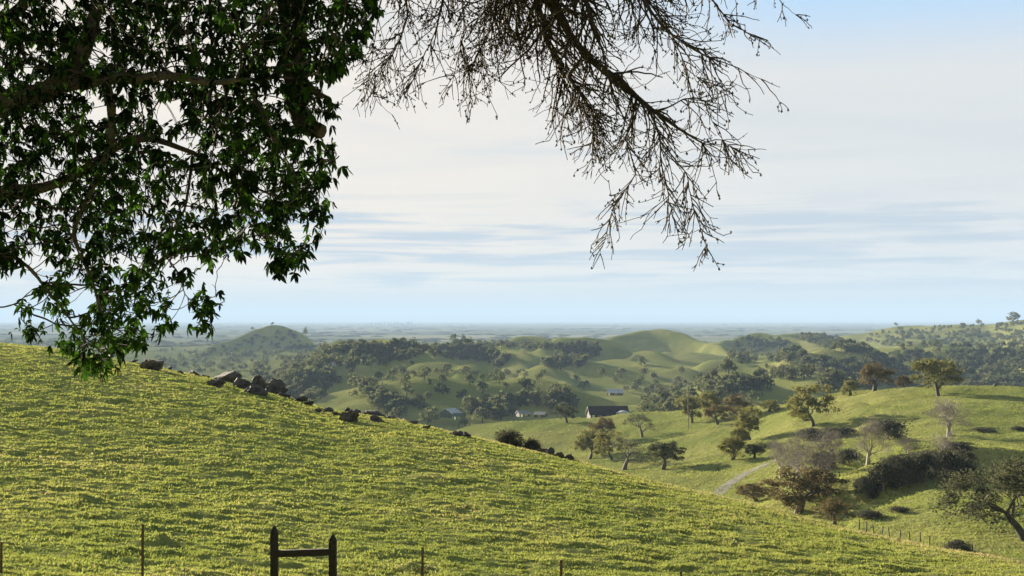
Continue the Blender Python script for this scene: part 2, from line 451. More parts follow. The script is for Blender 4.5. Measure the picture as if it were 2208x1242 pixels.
# ------------------------------------------------------------------ haze
def haze():
    m, T, out = new_mat('haze_air')
    v = T.n('ShaderNodeVolumePrincipled', i={'Color': rgb(.32, .46, .66), 'Density': HAZE, 'Anisotropy': 0.0})
    T.set(out.inputs['Volume'], v.outputs[0])
    mb = MB(); box(mb, (0, 0, 90), (116000, 116000, 400))
    tag(link('haze', mb.mesh('haze', m)), 'thin blue haze over the whole valley', None, None, 'stuff')
HAZE = 8e-5
haze()

# ------------------------------------------------------------------ sky, sun, camera
SUN_AZ, SUN_EL = math.radians(-39), math.radians(13.5)
def world():
    w = bpy.data.worlds.new('World'); scene.world = w; w.use_nodes = True
    nt = w.node_tree; nt.nodes.clear(); T = NT(nt)
    out = T.n('ShaderNodeOutputWorld')
    sky = T.n('ShaderNodeTexSky', sky_type='NISHITA', sun_disc=False, sun_elevation=SUN_EL, sun_rotation=SUN_AZ % (2 * math.pi), altitude=300, air_density=1.0, dust_density=1.5)
    b1 = T.n('ShaderNodeBackground', i={'Color': sky.outputs[0], 'Strength': .05})
    g = T.n('ShaderNodeTexCoord').outputs['Generated']
    s = T.n('ShaderNodeSeparateXYZ', i={0: g})
    az = T.math('ARCTAN2', s.outputs[0], s.outputs[1]); el = T.math('ARCSINE', s.outputs[2])
    def coord(a, e, off=0.0):
        c = T.n('ShaderNodeCombineXYZ'); T.set(c.inputs[0], T.math('MULTIPLY', az, a)); T.set(c.inputs[1], T.math('MULTIPLY', el, e)); c.inputs[2].default_value = off
        return c.outputs[0]
    # thin long bands low over the horizon
    st = T.noise(coord(6.5, 105, 3.3), 1.0, 7, .62, .7)
    st2 = T.noise(coord(4.0, 190, 6.4), 1.0, 6, .6, .9)
    st = T.math('ADD', T.math('MULTIPLY', st, .68), T.math('MULTIPLY', st2, .32))
    st = T.ramp(st, .45, .585)
    low = T.math('MULTIPLY', T.ramp(el, .012, .030), T.math('SUBTRACT', 1.0, T.ramp(el, .070, .100)))
    st = T.math('MULTIPLY', st, low)
    # broad soft veils higher up
    vl = T.ramp(T.noise(coord(2.6, 13, 8.1), 1.0, 4, .5, .4), .42, .72)
    fine = T.noise(coord(9, 120, 1.2), 1.0, 5, .6, .3)
    mid = T.ramp(el, .06, .12)
    vl = T.math('MULTIPLY', vl, mid)
    st3 = T.math('MULTIPLY', T.ramp(T.noise(coord(4.2, 34, 2.2), 1.0, 5, .55, .8), .52, .72), T.ramp(el, .05, .09))
    vl = T.math('MAXIMUM', vl, T.math('MULTIPLY', st3, .75))
    base = T.mix(T.ramp(el, .03, .2), rgb(.39, .372, .338), rgb(.36, .358, .352))
    base = T.mix(T.math('MULTIPLY', T.ramp(az, -.15, .35), .75), base, rgb(.335, .352, .36))
    # warm near the sun's side
    base = T.mix(T.math('MULTIPLY', T.ramp(az, .28, -.32), .7), base, rgb(.47, .415, .35))
    base = T.mix(T.math('MULTIPLY', T.ramp(fine, .45, .7), .18), base, rgb(.42, .385, .35))
    col = T.mix(st, base, rgb(.255, .292, .325))
    col = T.mix(T.math('MULTIPLY', vl, .8), col, rgb(.315, .332, .345))
    # clear blue opening high on the right
    op = T.math('MULTIPLY', T.ramp(el, .165, .23), T.ramp(az, .0, .22))
    col = T.mix(T.math('MULTIPLY', op, .8), col, rgb(.20, .32, .45))
    # pale blue air just over the horizon
    hz = T.math('SUBTRACT', 1.0, T.ramp(el, .004, .032))
    col = T.mix(T.math('MULTIPLY', hz, .75), col, rgb(.235, .245, .235))
    # the thin cloud sheet is bright towards the sun and dull overhead and behind
    front = T.n('ShaderNodeVectorMath', operation='DOT_PRODUCT'); T.set(front.inputs[0], g); front.inputs[1].default_value = (-.30, .954, 0)
    glow = T.math('MULTIPLY', T.ramp(front.outputs['Value'], .1, .75), T.math('SUBTRACT', 1.0, T.ramp(el, .26, .6)))
    glow = T.math('ADD', .30, T.math('MULTIPLY', glow, .70))
    b2 = T.n('ShaderNodeBackground', i={'Color': col}); T.set(b2.inputs['Strength'], T.math('MULTIPLY', glow, .42))
    cov = T.math('SUBTRACT', 1.0, T.math('MULTIPLY', T.ramp(el, .26, .8), .35))
    mx = T.n('ShaderNodeMixShader', i={0: cov, 1: b1.outputs[0], 2: b2.outputs[0]})
    T.set(out.inputs[0], mx.outputs[0])
world()

sd = bpy.data.lights.new('sun', 'SUN'); sd.energy = 5.0; sd.angle = math.radians(.55); sd.color = (1.0, .87, .68)
so = bpy.data.objects.new('sun', sd); C.objects.link(so)
from mathutils import Vector
dv = Vector((math.sin(SUN_AZ) * math.cos(SUN_EL), math.cos(SUN_AZ) * math.cos(SUN_EL), math.sin(SUN_EL)))
so.rotation_euler = dv.to_track_quat('Z', 'Y').to_euler()

cd = bpy.data.cameras.new('camera'); cam = bpy.data.objects.new('camera', cd); C.objects.link(cam)
cd.sensor_width = 36; cd.lens = 36 * F / 2208; cd.clip_start = .05; cd.clip_end = 80000
cam.rotation_euler = (math.pi / 2 + PITCH, 0, 0)
scene.camera = cam
scene.view_settings.view_transform = 'Standard'; scene.view_settings.look = 'None'
scene.view_settings.exposure = 2.4; scene.view_settings.gamma = 1
scene.render.engine = 'CYCLES'
cy = scene.cycles
cy.max_bounces = 5; cy.diffuse_bounces = 3; cy.glossy_bounces = 2; cy.transmission_bounces = 3; cy.volume_bounces = 0; cy.transparent_max_bounces = 4
cy.use_denoising = True
# ------------------------------------------------------------------ grass of the foreground slope
def grass():
    N = 105000
    px = rng.uniform(-30, 2240, N); t = rng.uniform(0, 1, N)
    yc = np.interp(px, CREST_PX, CREST_Y)
    Y = 28.5 * ((yc + 3) / 28.5) ** (t ** .92)
    az = np.arctan((px - CX) / F); X = Y * np.tan(az)
    patch = fbm(X / 1.6, Y / 1.2, 61, 3)
    dry = fbm(X / 7, Y / 9, 63, 3)
    for (mx, my, mr, mh) in MOUNDS:
        dry = dry + 1.1 * np.exp(-((X - mx) ** 2 + ((Y - my) * .8) ** 2) / (mr * 1.2) ** 2)
    keep = rng.uniform(-.9, .5, N) < patch + .55
    px, Y, X, patch, dry, yc = (a[keep] for a in (px, Y, X, patch, dry, yc)); N = len(X)
    Z = terrain(X, Y)
    nb = 5
    base = np.repeat(np.stack([X, Y, Z], -1), nb, 0)
    Yb = base[:, 1].copy()
    ang = rng.uniform(0, 2 * math.pi, N * nb)
    off = rng.normal(0, .06, (N * nb, 2)) * (Yb / 45)[:, None] ** .7
    base[:, :2] += off
    lean = rng.uniform(.3, 1.5, N * nb)
    crest = np.repeat(np.clip(1 - np.abs(Y - yc) / 5, 0, 1) * np.clip((px - 480) / 700, 0, 1), nb)
    h = rng.uniform(.024, .066, N * nb) * np.repeat(np.clip(1 + .9 * patch, .45, 2), nb)
    h *= 1 + 1.1 * crest * rng.uniform(0, 1, N * nb) ** 2
    w = .013 + .00030 * Yb
    w = w * rng.uniform(.7, 1.5, N * nb)
    side = np.stack([np.cos(ang), np.sin(ang), 0 * ang], -1)
    la = rng.uniform(0, 2 * math.pi, N * nb)
    tip = base + np.stack([np.cos(la) * lean * h, np.sin(la) * lean * h, h], -1)
    V = np.stack([base - side * w[:, None], base + side * w[:, None], tip], 1).reshape(-1, 3)
    V[0::3, 2] -= .02; V[1::3, 2] -= .02
    tint = np.repeat(np.clip(.42 + .35 * dry + .15 * patch, 0, 1), nb) + rng.normal(0, .16, N * nb)
    tint = np.clip(tint, 0, 1)
    isdry = rng.uniform(0, 1, N * nb) < np.clip(.02 + .28 * np.repeat(np.clip(dry - .25, 0, 1), nb) + .55 * crest, 0, .8)
    f = np.arange(len(V)).reshape(-1, 3)
    tag(link('grass', make_mesh('grass', V, f, [M_blade, M_drygrass], isdry.astype(int), False, {'tint': np.repeat(tint, 3)})),
        'short tufted spring grass covering the foreground slope', None, None, 'stuff')
grass()


def pasture_grass():
    R = np.random.default_rng(12); N = 110000
    px = R.uniform(950, 2260, N); Y = np.exp(R.uniform(math.log(135), math.log(560), N))
    X = (px - CX) / F * Y
    k = fbm(X / 9, Y / 9, 66, 3) > R.uniform(-.9, .7, N)
    X, Y = X[k], Y[k]; N = len(X); Z = terrain(X, Y)
    base = np.repeat(np.stack([X, Y, Z], -1), 3, 0); M = len(base)
    base[:, :2] += R.normal(0, .25, (M, 2))
    a = R.uniform(0, 6.28, M); h = R.uniform(.08, .26, M); w = .03 + .00026 * base[:, 1]
    s = np.stack([np.cos(a), np.sin(a), 0 * a], -1) * w[:, None]
    tip = base + np.stack([R.normal(0, .2, M), R.normal(0, .2, M), h], -1)
    V = np.stack([base - s, base + s, tip], 1).reshape(-1, 3); V[0::3, 2] -= .06; V[1::3, 2] -= .06
    t = np.clip(.35 + .4 * np.repeat(fbm(X / 20, Y / 20, 67, 2), 3) + R.normal(0, .18, M), 0, 1)
    tag(link('pasture_grass', make_mesh('pasture_grass', V, np.arange(3 * M).reshape(-1, 3), [M_blade, M_drygrass], (R.random(M) < .05).astype(int), False, {'tint': np.repeat(t, 3)})),
        'rough grass tufts on the rolling pasture beyond the crest', None, None, 'stuff')
pasture_grass()


# ------------------------------------------------------------------ trees
def branches(seed, levels, splits, spread, trunk, wob=.22, decay=.72, up=.25, r0=.045):
    """unit-height-ish skeleton; returns polylines [(pts, radii)] and tip list"""
    R = np.random.default_rng(seed); out, tips = [], []
    def grow(p, d, ln, r, lev):
        pts, rr = [p], [r]
        n = 4
        for i in range(n):
            d = d + R.normal(0, wob, 3) * (.5 if lev == 0 else 1.0) + np.array([0, 0, up * .25 * (1 if lev else .2)])
            d = d / np.linalg.norm(d)
            p = p + d * ln / n
            pts.append(p); rr.append(r * (1 - .38 * (i + 1) / n))
        out.append((np.array(pts), np.array(rr)))
        if lev == levels:
            tips.extend(pts[2:]); return
        k = splits[lev] if isinstance(splits, (list, tuple)) else splits
        a0 = R.uniform(0, 6.28)
        for i in range(k):
            a = a0 + i * 6.283 / k + R.normal(0, .35)
            th = spread * R.uniform(.6, 1.35)
            ref = np.array([0, 0, 1.]) if abs(d[2]) < .9 else np.array([1., 0, 0])
            u = np.cross(d, ref); u /= np.linalg.norm(u); v = np.cross(d, u)
            nd = d * math.cos(th) + (u * math.cos(a) + v * math.sin(a)) * math.sin(th)
            st = pts[-1] if i < 2 else pts[R.integers(1 if lev else 2, n + 1)]
            grow(st, nd, ln * decay * R.uniform(.75, 1.25), rr[-1] * (.78 if k < 3 else .66), lev + 1)
    grow(np.zeros(3), np.array([R.normal(0, .08), R.normal(0, .08), 1.]), trunk, r0, 0)
    return out, tips


def fit(out, tips, H, W, sigma=0.0):
    allp = np.concatenate([p for p, _ in out])
    h = allp[:, 2].max(); cx_ = .5 * (allp[:, 0].max() + allp[:, 0].min()) * 0
    wx = max(np.ptp(allp[:, 0]), np.ptp(allp[:, 1]))
    sz = (H - 1.2 * sigma) / h; sx = max(W - 1.6 * sigma, .5) / wx
    S = np.array([sx, sx, sz])
    rs = (sx * sz) ** .5
    return [(p * S, r * rs) for p, r in out], np.array(tips) * S


def leaf_quads(cent, size, R, droop=0.0, tint=None):
    n = len(cent)
    nrm = R.normal(0, 1, (n, 3)); nrm[:, 2] = np.abs(nrm[:, 2]) * .8 + .1; nrm /= np.linalg.norm(nrm, axis=1, keepdims=True)
    a = R.normal(0, 1, (n, 3)); a -= nrm * (a * nrm).sum(1, keepdims=True); a /= np.linalg.norm(a, axis=1, keepdims=True)
    b = np.cross(nrm, a)
    s = (size * R.uniform(.55, 1.3, n))[:, None]; e = R.uniform(.45, .9, n)[:, None]
    V = np.stack([cent - a * s, cent + b * s * e, cent + a * s, cent - b * s * e * R.uniform(.5, 1.2, n)[:, None]], 1).reshape(-1, 3)
    return V, np.arange(4 * n).reshape(-1, 4)


def tree_meshes(name, seed, H, W, fol, bark, levels=4, splits=(4, 3, 3, 2), spread=.62, trunk=.34, nleaf=4500, ls=.28, sigma=.55, low=.28, r0=.036, decay=.72, dome=46, twig=False):
    out, tips = branches(seed, levels, splits, spread, trunk, r0=r0, decay=decay)
    out, tips = fit(out, tips, H, W, sigma)
    R = np.random.default_rng(seed + 500)
    tb = MB()
    for i, (p, r) in enumerate(out):
        tube(tb, p, np.maximum(r, .018 if not twig else .014), 7 if i == 0 else (5 if len(out) < 200 or r[0] > .06 else 3), R.uniform(0, 1), cap=False)
    tips = tips[tips[:, 2] > low * H * .8]
    # leaf clumps: some of the branch tips plus clumps spread over a lumpy dome, joined on by thin boughs
    k = max(int(len(tips) * .35), 8)
    ci = tips[R.choice(len(tips), k, replace=False)]
    if dome:
        d = R.normal(0, 1, (dome, 3)); d /= np.linalg.norm(d, axis=1, keepdims=True)
        d[:, 2] = np.where(d[:, 2] < -.75, -d[:, 2], d[:, 2])
        zc = H * (.5 + low * .4); lump = 1 + .22 * np.sin(3 * np.arctan2(d[:, 1], d[:, 0]) + seed) * (1 - d[:, 2] ** 2) + .12 * np.sin(5 * d[:, 2] * 2 + seed)
        ex = d * np.stack([np.full(dome, W / 2 - sigma * .6), np.full(dome, W / 2 - sigma * .6), np.where(d[:, 2] > 0, H - zc - sigma * .5, zc - low * H)], -1) * (R.uniform(.5, 1.0, dome) ** .5 * lump)[:, None] + np.array([0, 0, zc])
        ex = ex[ex[:, 2] > low * H * .6]
        nodes = np.concatenate([p_ for p_, _ in out[1:]])
        for e in ex:
            nd = nodes[np.argmin(((nodes - e) ** 2).sum(1) + 3 * np.maximum(nodes[:, 2] - e[2], 0))]
            md = (nd + e) / 2 + R.normal(0, .15, 3) + np.array([0, 0, .2])
            tube(tb, [nd, md, e], [.05, .035, .015], 3, .5, cap=False)
        ci = np.concatenate([ci, ex]); k = len(ci)
    tm = tb.mesh(name + '_trunk', bark, True)
    w = R.uniform(.4, 1.6, k); w /= w.sum()
    which = R.choice(k, nleaf, p=w)
    sg = sigma * R.uniform(.5, 1.25, k)
    cent = ci[which] + R.normal(0, 1, (nleaf, 3)) * sg[which][:, None] * np.array([1, 1, .62])
    V, f = leaf_quads(cent, ls, R)
    t = np.clip(R.uniform(-.1, 1.0, k)[which] + R.normal(0, .2, nleaf), 0, 1)
    cm = make_mesh(name + '_crown', V, f, fol, None, False, {'tint': np.repeat(t, 4)})
    return tm, cm


PROTO = {}
def proto(kind, var):
    key = (kind, var)
    if key not in PROTO:
        s = 100 + var * 13
        if kind == 'olive': PROTO[key] = tree_meshes('olive_oak', s, 10, 11, M_olive, M_oakbark, nleaf=6600, ls=.24, sigma=.55, trunk=.24, spread=.72, low=.2)
        if kind == 'olive_bush': PROTO[key] = tree_meshes('olive_bush', s + 3, 10, 12, M_olive, M_oakbark, nleaf=4600, ls=.30, sigma=.8, trunk=.14, low=.05, spread=.75)
        if kind == 'brown': PROTO[key] = tree_meshes('russet_oak', s + 5, 10, 12, M_brown, M_oakbark, nleaf=7200, ls=.24, sigma=.6, trunk=.17, spread=.74, low=.12)
        if kind == 'dark': PROTO[key] = tree_meshes('dark_oak', s + 7, 10, 11, M_darkfol, M_oakbark, nleaf=6800, ls=.24, sigma=.56, trunk=.18, spread=.72, low=.12)
        if kind == 'bare': PROTO[key] = tree_meshes('bare_tree', s + 9, 10, 9, M_greytwig, M_greybark, levels=6, splits=(6, 3, 3, 2, 2, 2), spread=.42, trunk=.04, nleaf=5200, ls=.08, sigma=.5, r0=.012, decay=.84, twig=True, dome=0)
        if kind == 'sparse': PROTO[key] = tree_meshes('sparse_oak', s + 11, 10, 11, M_darkfol, M_oakbark, levels=5, splits=(4, 3, 3, 2, 2), spread=.62, trunk=.24, nleaf=1900, ls=.18, sigma=.5, r0=.042, low=.1, dome=14)
        if kind == 'bramble': PROTO[key] = tree_meshes('bramble', s + 15, 10, 13, M_bramble, M_greybark, levels=4, splits=(6, 3, 3, 2), spread=.8, trunk=.06, nleaf=5200, ls=.36, sigma=1.1, r0=.008, low=.0, dome=60)
        if kind == 'willow': PROTO[key] = tree_meshes('big_oak', s + 17, 10, 9.5, M_darkfol, M_oakbark, levels=5, splits=(4, 3, 3, 2, 2), spread=.6, trunk=.2, nleaf=10500, ls=.13, sigma=.5, low=.02, r0=.023, dome=90)
    return PROTO[key]


def place(name, kind, var, px, py, hpx, wpx, label, cat, group=None, rz=None, at=None, lean=0.0):
    if at is None:
        pt, ok = raycast(px, py); pt = pt[0]
    else:
        pt = P(px, py, at); pt[2] = terrain(pt[0], pt[1], False)
    Y = pt[1]
    if kind == 'bare': hpx, wpx = hpx * 1.1, wpx * 1.15
    tm, cm = proto(kind, var)
    H = hpx / F * Y
    if at is not None: H = max(P(px, py - hpx, Y)[2] - pt[2], .5)
    W_ = wpx / F * Y
    base_w = {'olive': 11, 'olive_bush': 12, 'brown': 12, 'dark': 11, 'bare': 9, 'sparse': 11, 'bramble': 13, 'willow': 9.5}[kind]
    t = thing(name, pt - np.array([0, 0, .12]), label, cat, group, rz if rz is not None else (px * .37) % 6.28)
    t.scale = (W_ / base_w, W_ / base_w, H / 10); t.rotation_euler[1] = lean
    link('trunk', tm, t)
    if cm: link('crown' if kind != 'bare' else 'twigs', cm, t)
    return t


G1 = 'oaks dotted over the near pasture'
place('oak_tree', 'olive', 0, 2023, 856, 82, 104, 'golden olive oak with wide lopsided crown on the right pasture skyline', 'tree', G1, rz=1.9)
place('oak_tree', 'brown', 0, 1886, 843, 60, 80, 'russet brown domed oak on the pasture skyline left of the golden oak', 'tree', G1)
place('oak_tree', 'olive_bush', 0, 1833, 853, 36, 42, 'low round olive oak touching the left side of the russet domed oak', 'tree', G1)
place('oak_tree', 'brown', 1, 1950, 836, 28, 38, 'low reddish oak half hidden behind the skyline beside the golden oak', 'tree', G1, at=425)
place('oak_tree', 'olive', 1, 1753, 920, 92, 96, 'tall open olive oak with straight pale trunk on the middle of the pasture slope', 'tree', G1)
place('oak_tree', 'olive', 2, 1617, 949, 72, 74, 'leaning olive oak with bare dark trunk above the round bushes', 'tree', G1)
place('oak_tree', 'olive_bush', 1, 1580, 992, 54, 68, 'wide low olive oak with foliage to the ground under the leaning oak', 'tree', G1)
place('oak_tree', 'dark', 0, 1627, 988, 32, 46, 'small dark round oak right of the wide low olive oak', 'tree', G1)
place('oak_tree', 'olive_bush', 2, 1594, 968, 48, 44, 'upright olive oak clump filling the gap below the leaning oak', 'tree', G1)
place('oak_tree', 'olive', 3, 1493, 914, 60, 58, 'olive oak standing behind the wooden utility pole', 'tree', G1)
place('oak_tree', 'olive', 0, 1528, 900, 54, 54, 'tallest olive oak of the grove right of the utility pole', 'tree', G1)
place('oak_tree', 'brown', 0, 1548, 916, 44, 58, 'brown rounded oak at the front edge of the pasture grove', 'tree', G1, rz=2.2)
place('oak_tree', 'brown', 1, 1592, 902, 50, 66, 'broad brown oak at the back of the pasture grove', 'tree', G1)
place('oak_tree', 'olive_bush', 0, 1660, 890, 28, 46, 'low arched olive oak on the pasture edge between grove and tall open oak', 'tree', G1, rz=3)
place('oak_tree', 'sparse', 0, 1385, 944, 66, 70, 'lone nearly leafless oak with dark spreading limbs on the open pasture', 'tree', G1)
place('oak_tree', 'dark', 1, 1222, 912, 38, 46, 'compact dark oak left of the dark roofed house', 'tree', G1)
place('oak_tree', 'brown', 0, 1303, 962, 62, 62, 'brownish oak rising at the back of the grove below the dark roofed house', 'tree', G1, rz=4)
place('oak_tree', 'olive', 2, 1272, 990, 66, 74, 'olive oak at the left end of the grove behind the foreground crest', 'tree', G1, rz=.3)
place('oak_tree', 'olive', 1, 1318, 992, 64, 66, 'olive oak in the middle of the grove behind the foreground crest', 'tree', G1, rz=2.3)
place('oak_tree', 'sparse', 1, 1346, 1014, 76, 94, 'thinly leaved oak with forked dark trunk at the right of the crest grove', 'tree', G1)
place('oak_tree', 'dark', 2, 1430, 1012, 62, 84, 'dense dark oak standing alone right of the crest grove', 'tree', G1)
place('shrub', 'bramble', 0, 1101, 955, 36, 62, 'rounded grey brown shrub on the foreground crest', 'shrub', at=90)
place('shrub', 'bramble', 1, 1146, 962, 22, 46, 'low scraggly shrub just right of the rounded grey shrub', 'shrub', at=90)
G2 = 'russet oaks at the foot of the foreground slope'
place('oak_tree', 'brown', 1, 1722, 1106, 100, 168, 'big russet oak with crooked black trunk at the foot of the foreground slope', 'tree', G2, rz=.8)
place('oak_tree', 'brown', 0, 1800, 1133, 58, 86, 'small brown oak crouching right of the big russet oak', 'tree', G2, rz=1.2)
place('oak_tree', 'brown', 1, 1632, 1083, 42, 90, 'low reddish oak left of the big russet oak', 'tree', G2, rz=5)
G3 = 'bare grey trees along the gully'
place('bare_tree', 'bare', 0, 1684, 1032, 95, 76, 'slim bare grey tree at the left end of the gully beside the dirt track', 'tree', G3)
place('bare_tree', 'bare', 1, 1757, 1058, 142, 120, 'tallest bare grey tree with many upright stems in the gully', 'tree', G3)
place('bare_tree', 'bare', 2, 1722, 1040, 112, 80, 'bare grey tree squeezed between the slim one and the tallest one', 'tree', G3)
place('bare_tree', 'bare', 2, 1872, 1003, 112, 88, 'bare tree with two pale forked trunks on the dry bank', 'tree', G3, rz=1)
place('bare_tree', 'bare', 0, 2046, 940, 92, 98, 'broad bare grey tree below the golden oak', 'tree', G3, rz=2)
place('bare_tree', 'bare', 1, 2034, 986, 58, 66, 'small pale bare tree on the bank above the bramble thicket', 'tree', G3, rz=4)
place('bare_tree', 'bare', 1, 1792, 985, 60, 60, 'short bare grey tree behind the cut bank', 'tree', G3, rz=3)
place('bare_tree', 'bare', 2, 1960, 982, 44, 60, 'low bare grey tree where the dry bank meets the thicket', 'tree', G3, rz=5.2)
G4 = 'bramble thicket hanging in the gully'
for i, (x, y, h, w, lb) in enumerate([
        (1868, 1078, 50, 60, 'dark bramble bush at the lower left end of the thicket'),
        (1905, 1066, 66, 70, 'tangled bramble bush second from the left in the thicket'),
        (1945, 1056, 76, 72, 'tall grey brown bramble bush in the middle of the thicket'),
        (1990, 1046, 76, 72, 'tall dark bramble bush right of the middle of the thicket'),
        (2035, 1038, 70, 70, 'dense bramble bush near the right end of the thicket'),
        (2078, 1030, 62, 64, 'bramble bush at the right end of the thicket beside the big oak'),
        (1926, 1020, 40, 56, 'bramble bush on the top edge of the gully bank at left'),
        (2010, 1010, 40, 60, 'bramble bush on the top edge of the gully bank at right')]):
    place('bramble_bush', 'bramble', i % 3, x, y, h, w, lb, 'bush', G4, rz=i * 1.1)
for i, (x, y, h, w, lb) in enumerate([
        (1915, 948, 44, 86, 'round grey leafless bush beside the forked pale trunks'),
        (1750, 948, 26, 60, 'grey brush at the foot of the tall open oak'),
        (1800, 945, 26, 80, 'grey brush in the hollow left of the round leafless bush'),
        (1830, 1002, 36, 50, 'dark green bush under the cut bank'),
        (1775, 1010, 40, 60, 'dark tangled bush behind the tallest bare tree'),
        (2130, 934, 14, 54, 'low brush heap on the pasture right of the broad bare tree'),
        (2195, 930, 10, 34, 'flat brush heap at the right edge of the pasture'),
        (2070, 972, 22, 70, 'grey scrub strip in the hollow above the thicket'),
        (1935, 1106, 16, 46, 'dark low bush in the gully bottom'),
        (1880, 1118, 20, 60, 'dark shaded bush in the gully bottom beside the fence row')]):
    place('bush', 'bramble', (i + 1) % 3, x, y, h, w, lb, 'bush', None, rz=i * .9)
place('oak_tree', 'willow', 0, 2212, 1206, 232, 250, 'big dark drooping oak cut off by the right edge', 'tree', None, at=146, rz=.4, lean=-.06)
place('shrub', 'bramble', 2, 2064, 1176, 16, 60, 'dark low shrub behind the crest left of the big drooping oak', 'shrub', None, at=140)


# ------------------------------------------------------------------ distant oaks
def far_proto(seed, H=8.0, W=9.0, n=100, ls=.75):
    R = np.random.default_rng(seed)
    k = 9
    lc = R.normal(0, 1, (k, 3)); lc /= np.linalg.norm(lc, axis=1, keepdims=True)
    lc[:, 2] = np.abs(lc[:, 2]) * 1.2 - .55
    lc = lc * np.array([W * .30, W * .30, H * .36]) * R.uniform(.6, 1.1, (k, 1)) + np.array([0, 0, H * .46])
    wh = R.integers(0, k, n)
    d = R.normal(0, 1, (n, 3)); d /= np.linalg.norm(d, axis=1, keepdims=True)
    c = lc[wh] + d * np.array([W * .19, W * .19, H * .17]) * R.uniform(.75, 1.1, (n, 1))
    V, f = leaf_quads(c, ls * 1.25, R)
    t = np.repeat(np.clip(R.uniform(.1, .9, k)[wh] + R.normal(0, .12, n), 0, 1), 4)
    tb = MB(); tube(tb, [[0, 0, -.4], [.1, 0, H * .25], [0, .1, H * .55]], [.3, .24, .1], 4, .2, cap=False)
    tv, tf = tb.V[0], tb.F[4][0]
    nv = len(V)
    return np.concatenate([V, tv]), np.concatenate([f, tf + nv]), np.concatenate([t, np.full(len(tv), .1)]), len(f), len(tf)


FP = [far_proto(900 + i, 8 + (i % 3) * .8, 8.2 + (i * 1.7) % 3.2, 110) for i in range(8)]
FPM = [make_mesh('far_oak', v, f, [M_wood_far, M_oakbark], np.r_[np.zeros(a, int), np.ones(b, int)], False, {'tint': t}) for v, f, t, a, b in FP]


def in_poly(x, y, poly):
    p = np.array(poly, float); r = np.zeros(len(x), bool); j = len(p) - 1
    for i in range(len(p)):
        c = ((p[i, 1] > y) != (p[j, 1] > y)) & (x < (p[j, 0] - p[i, 0]) * (y - p[i, 1]) / (p[j, 1] - p[i, 1] + 1e-9) + p[i, 0])
        r ^= c; j = i
    return r


REG = [
    ('the wooded flat below the conical hill', [(335, 752), (480, 752), (690, 745), (920, 740), (925, 757), (880, 768), (815, 783), (740, 786), (665, 800), (640, 815), (600, 812), (470, 800), (340, 785)], 420, .4),
    ('the dark belt behind the crest rocks', [(560, 805), (640, 803), (720, 800), (738, 815), (705, 840), (670, 856), (590, 848)], 150, .0),
    ('the wooded knoll in mid valley', [(922, 757), (940, 738), (975, 731), (1010, 734), (1055, 748), (1100, 766), (1085, 786), (1000, 770), (940, 768)], 150, .0),
    ('the wooded draw running down the valley meadow', [(757, 812), (790, 815), (830, 840), (885, 865), (860, 890), (825, 880), (795, 850)], 70, .1),
    ('the valley floor by the farm buildings', [(860, 895), (960, 876), (1010, 866), (1100, 853), (1200, 846), (1290, 832), (1335, 842), (1325, 866), (1200, 880), (1130, 888), (1000, 912), (900, 905)], 95, .25),
    ('the dark shoulder left of the dome hill', [(1166, 780), (1240, 740), (1300, 736), (1290, 760), (1240, 788), (1200, 790)], 110, .1),
    ('the right flank of the dome hill', [(1560, 752), (1605, 727), (1640, 721), (1700, 735), (1745, 765), (1700, 775), (1640, 772), (1580, 782)], 120, .25),
    ('the wooded knob right of the dome hill', [(1715, 722), (1766, 714), (1815, 732), (1885, 750), (1870, 757), (1800, 750), (1740, 735)], 110, .0),
    ('the wooded valley side at right', [(1880, 765), (1950, 755), (2240, 742), (2240, 835), (2060, 830), (1960, 832), (1900, 822), (1800, 838), (1770, 818), (1850, 788)], 420, .05),
    ('the far wooded ridge at right', [(1850, 728), (1930, 706), (2060, 698), (2240, 690), (2240, 745), (1950, 750)], 330, .35),
    ('the diagonal belt of oaks across the far meadow', [(1500, 822), (1560, 815), (1640, 800), (1700, 785), (1765, 768), (1800, 773), (1760, 797), (1650, 827), (1560, 842), (1510, 840)], 90, .15),
    ('the scrubby slope beyond the pasture skyline', [(1700, 787), (1800, 768), (1900, 778), (1880, 832), (1760, 822)], 90, .4),
    ('the trees behind the dark roofed house', [(1270, 872), (1340, 862), (1440, 848), (1560, 850), (1470, 882), (1380, 884), (1290, 884)], 70, .1),
    ('the flanks of the conical hill', [(460, 752), (520, 730), (560, 712), (640, 715), (690, 742), (690, 752)], 34, .3),
    ('the far hillside right of the conical hill', [(690, 742), (900, 738), (930, 745), (900, 760), (700, 757)], 90, .1),
    ('the ridge line between knoll and dome hill', [(1010, 735), (1100, 738), (1190, 745), (1240, 737), (1230, 748), (1130, 748), (1040, 745)], 60, .0),
    ('the open valley meadows', [(690, 830), (860, 790), (1000, 790), (1300, 800), (1500, 790), (1640, 770), (1660, 850), (1300, 850), (1000, 870), (850, 880)], 90, .3),
]


def distant():
    allp = []
    for ri, (nm, poly, n, gap) in enumerate(REG):
        a = np.array(poly, float)
        x = rng.uniform(a[:, 0].min(), a[:, 0].max(), n * 6); y = rng.uniform(a[:, 1].min(), a[:, 1].max(), n * 6)
        k = in_poly(x, y, poly)
        k &= fbm(x / 34, y / 12, 71 + ri, 2) > -.75 + 1.1 * gap
        x, y = x[k][:n], y[k][:n]
        pt, ok = raycast(x, y, 640, 3400, 500)
        y = y + np.where(ok, .55 * 8.5 / np.maximum(pt[:, 1], 600) * F, 0)
        pt, ok = raycast(x, y, 640, 3400, 500)
        for (ax, bx, ay, by) in ((1245, 1385, 850, 925), (940, 1012, 874, 925), (1106, 1192, 880, 920), (1303, 1352, 838, 872)):
            ok = ok & ~((x > ax) & (x < bx) & (y > ay) & (y < by))
        for p_, x_, y_ in zip(pt[ok], x[ok], y[ok]): allp.append((ri, x_, y_, p_))
    return allp


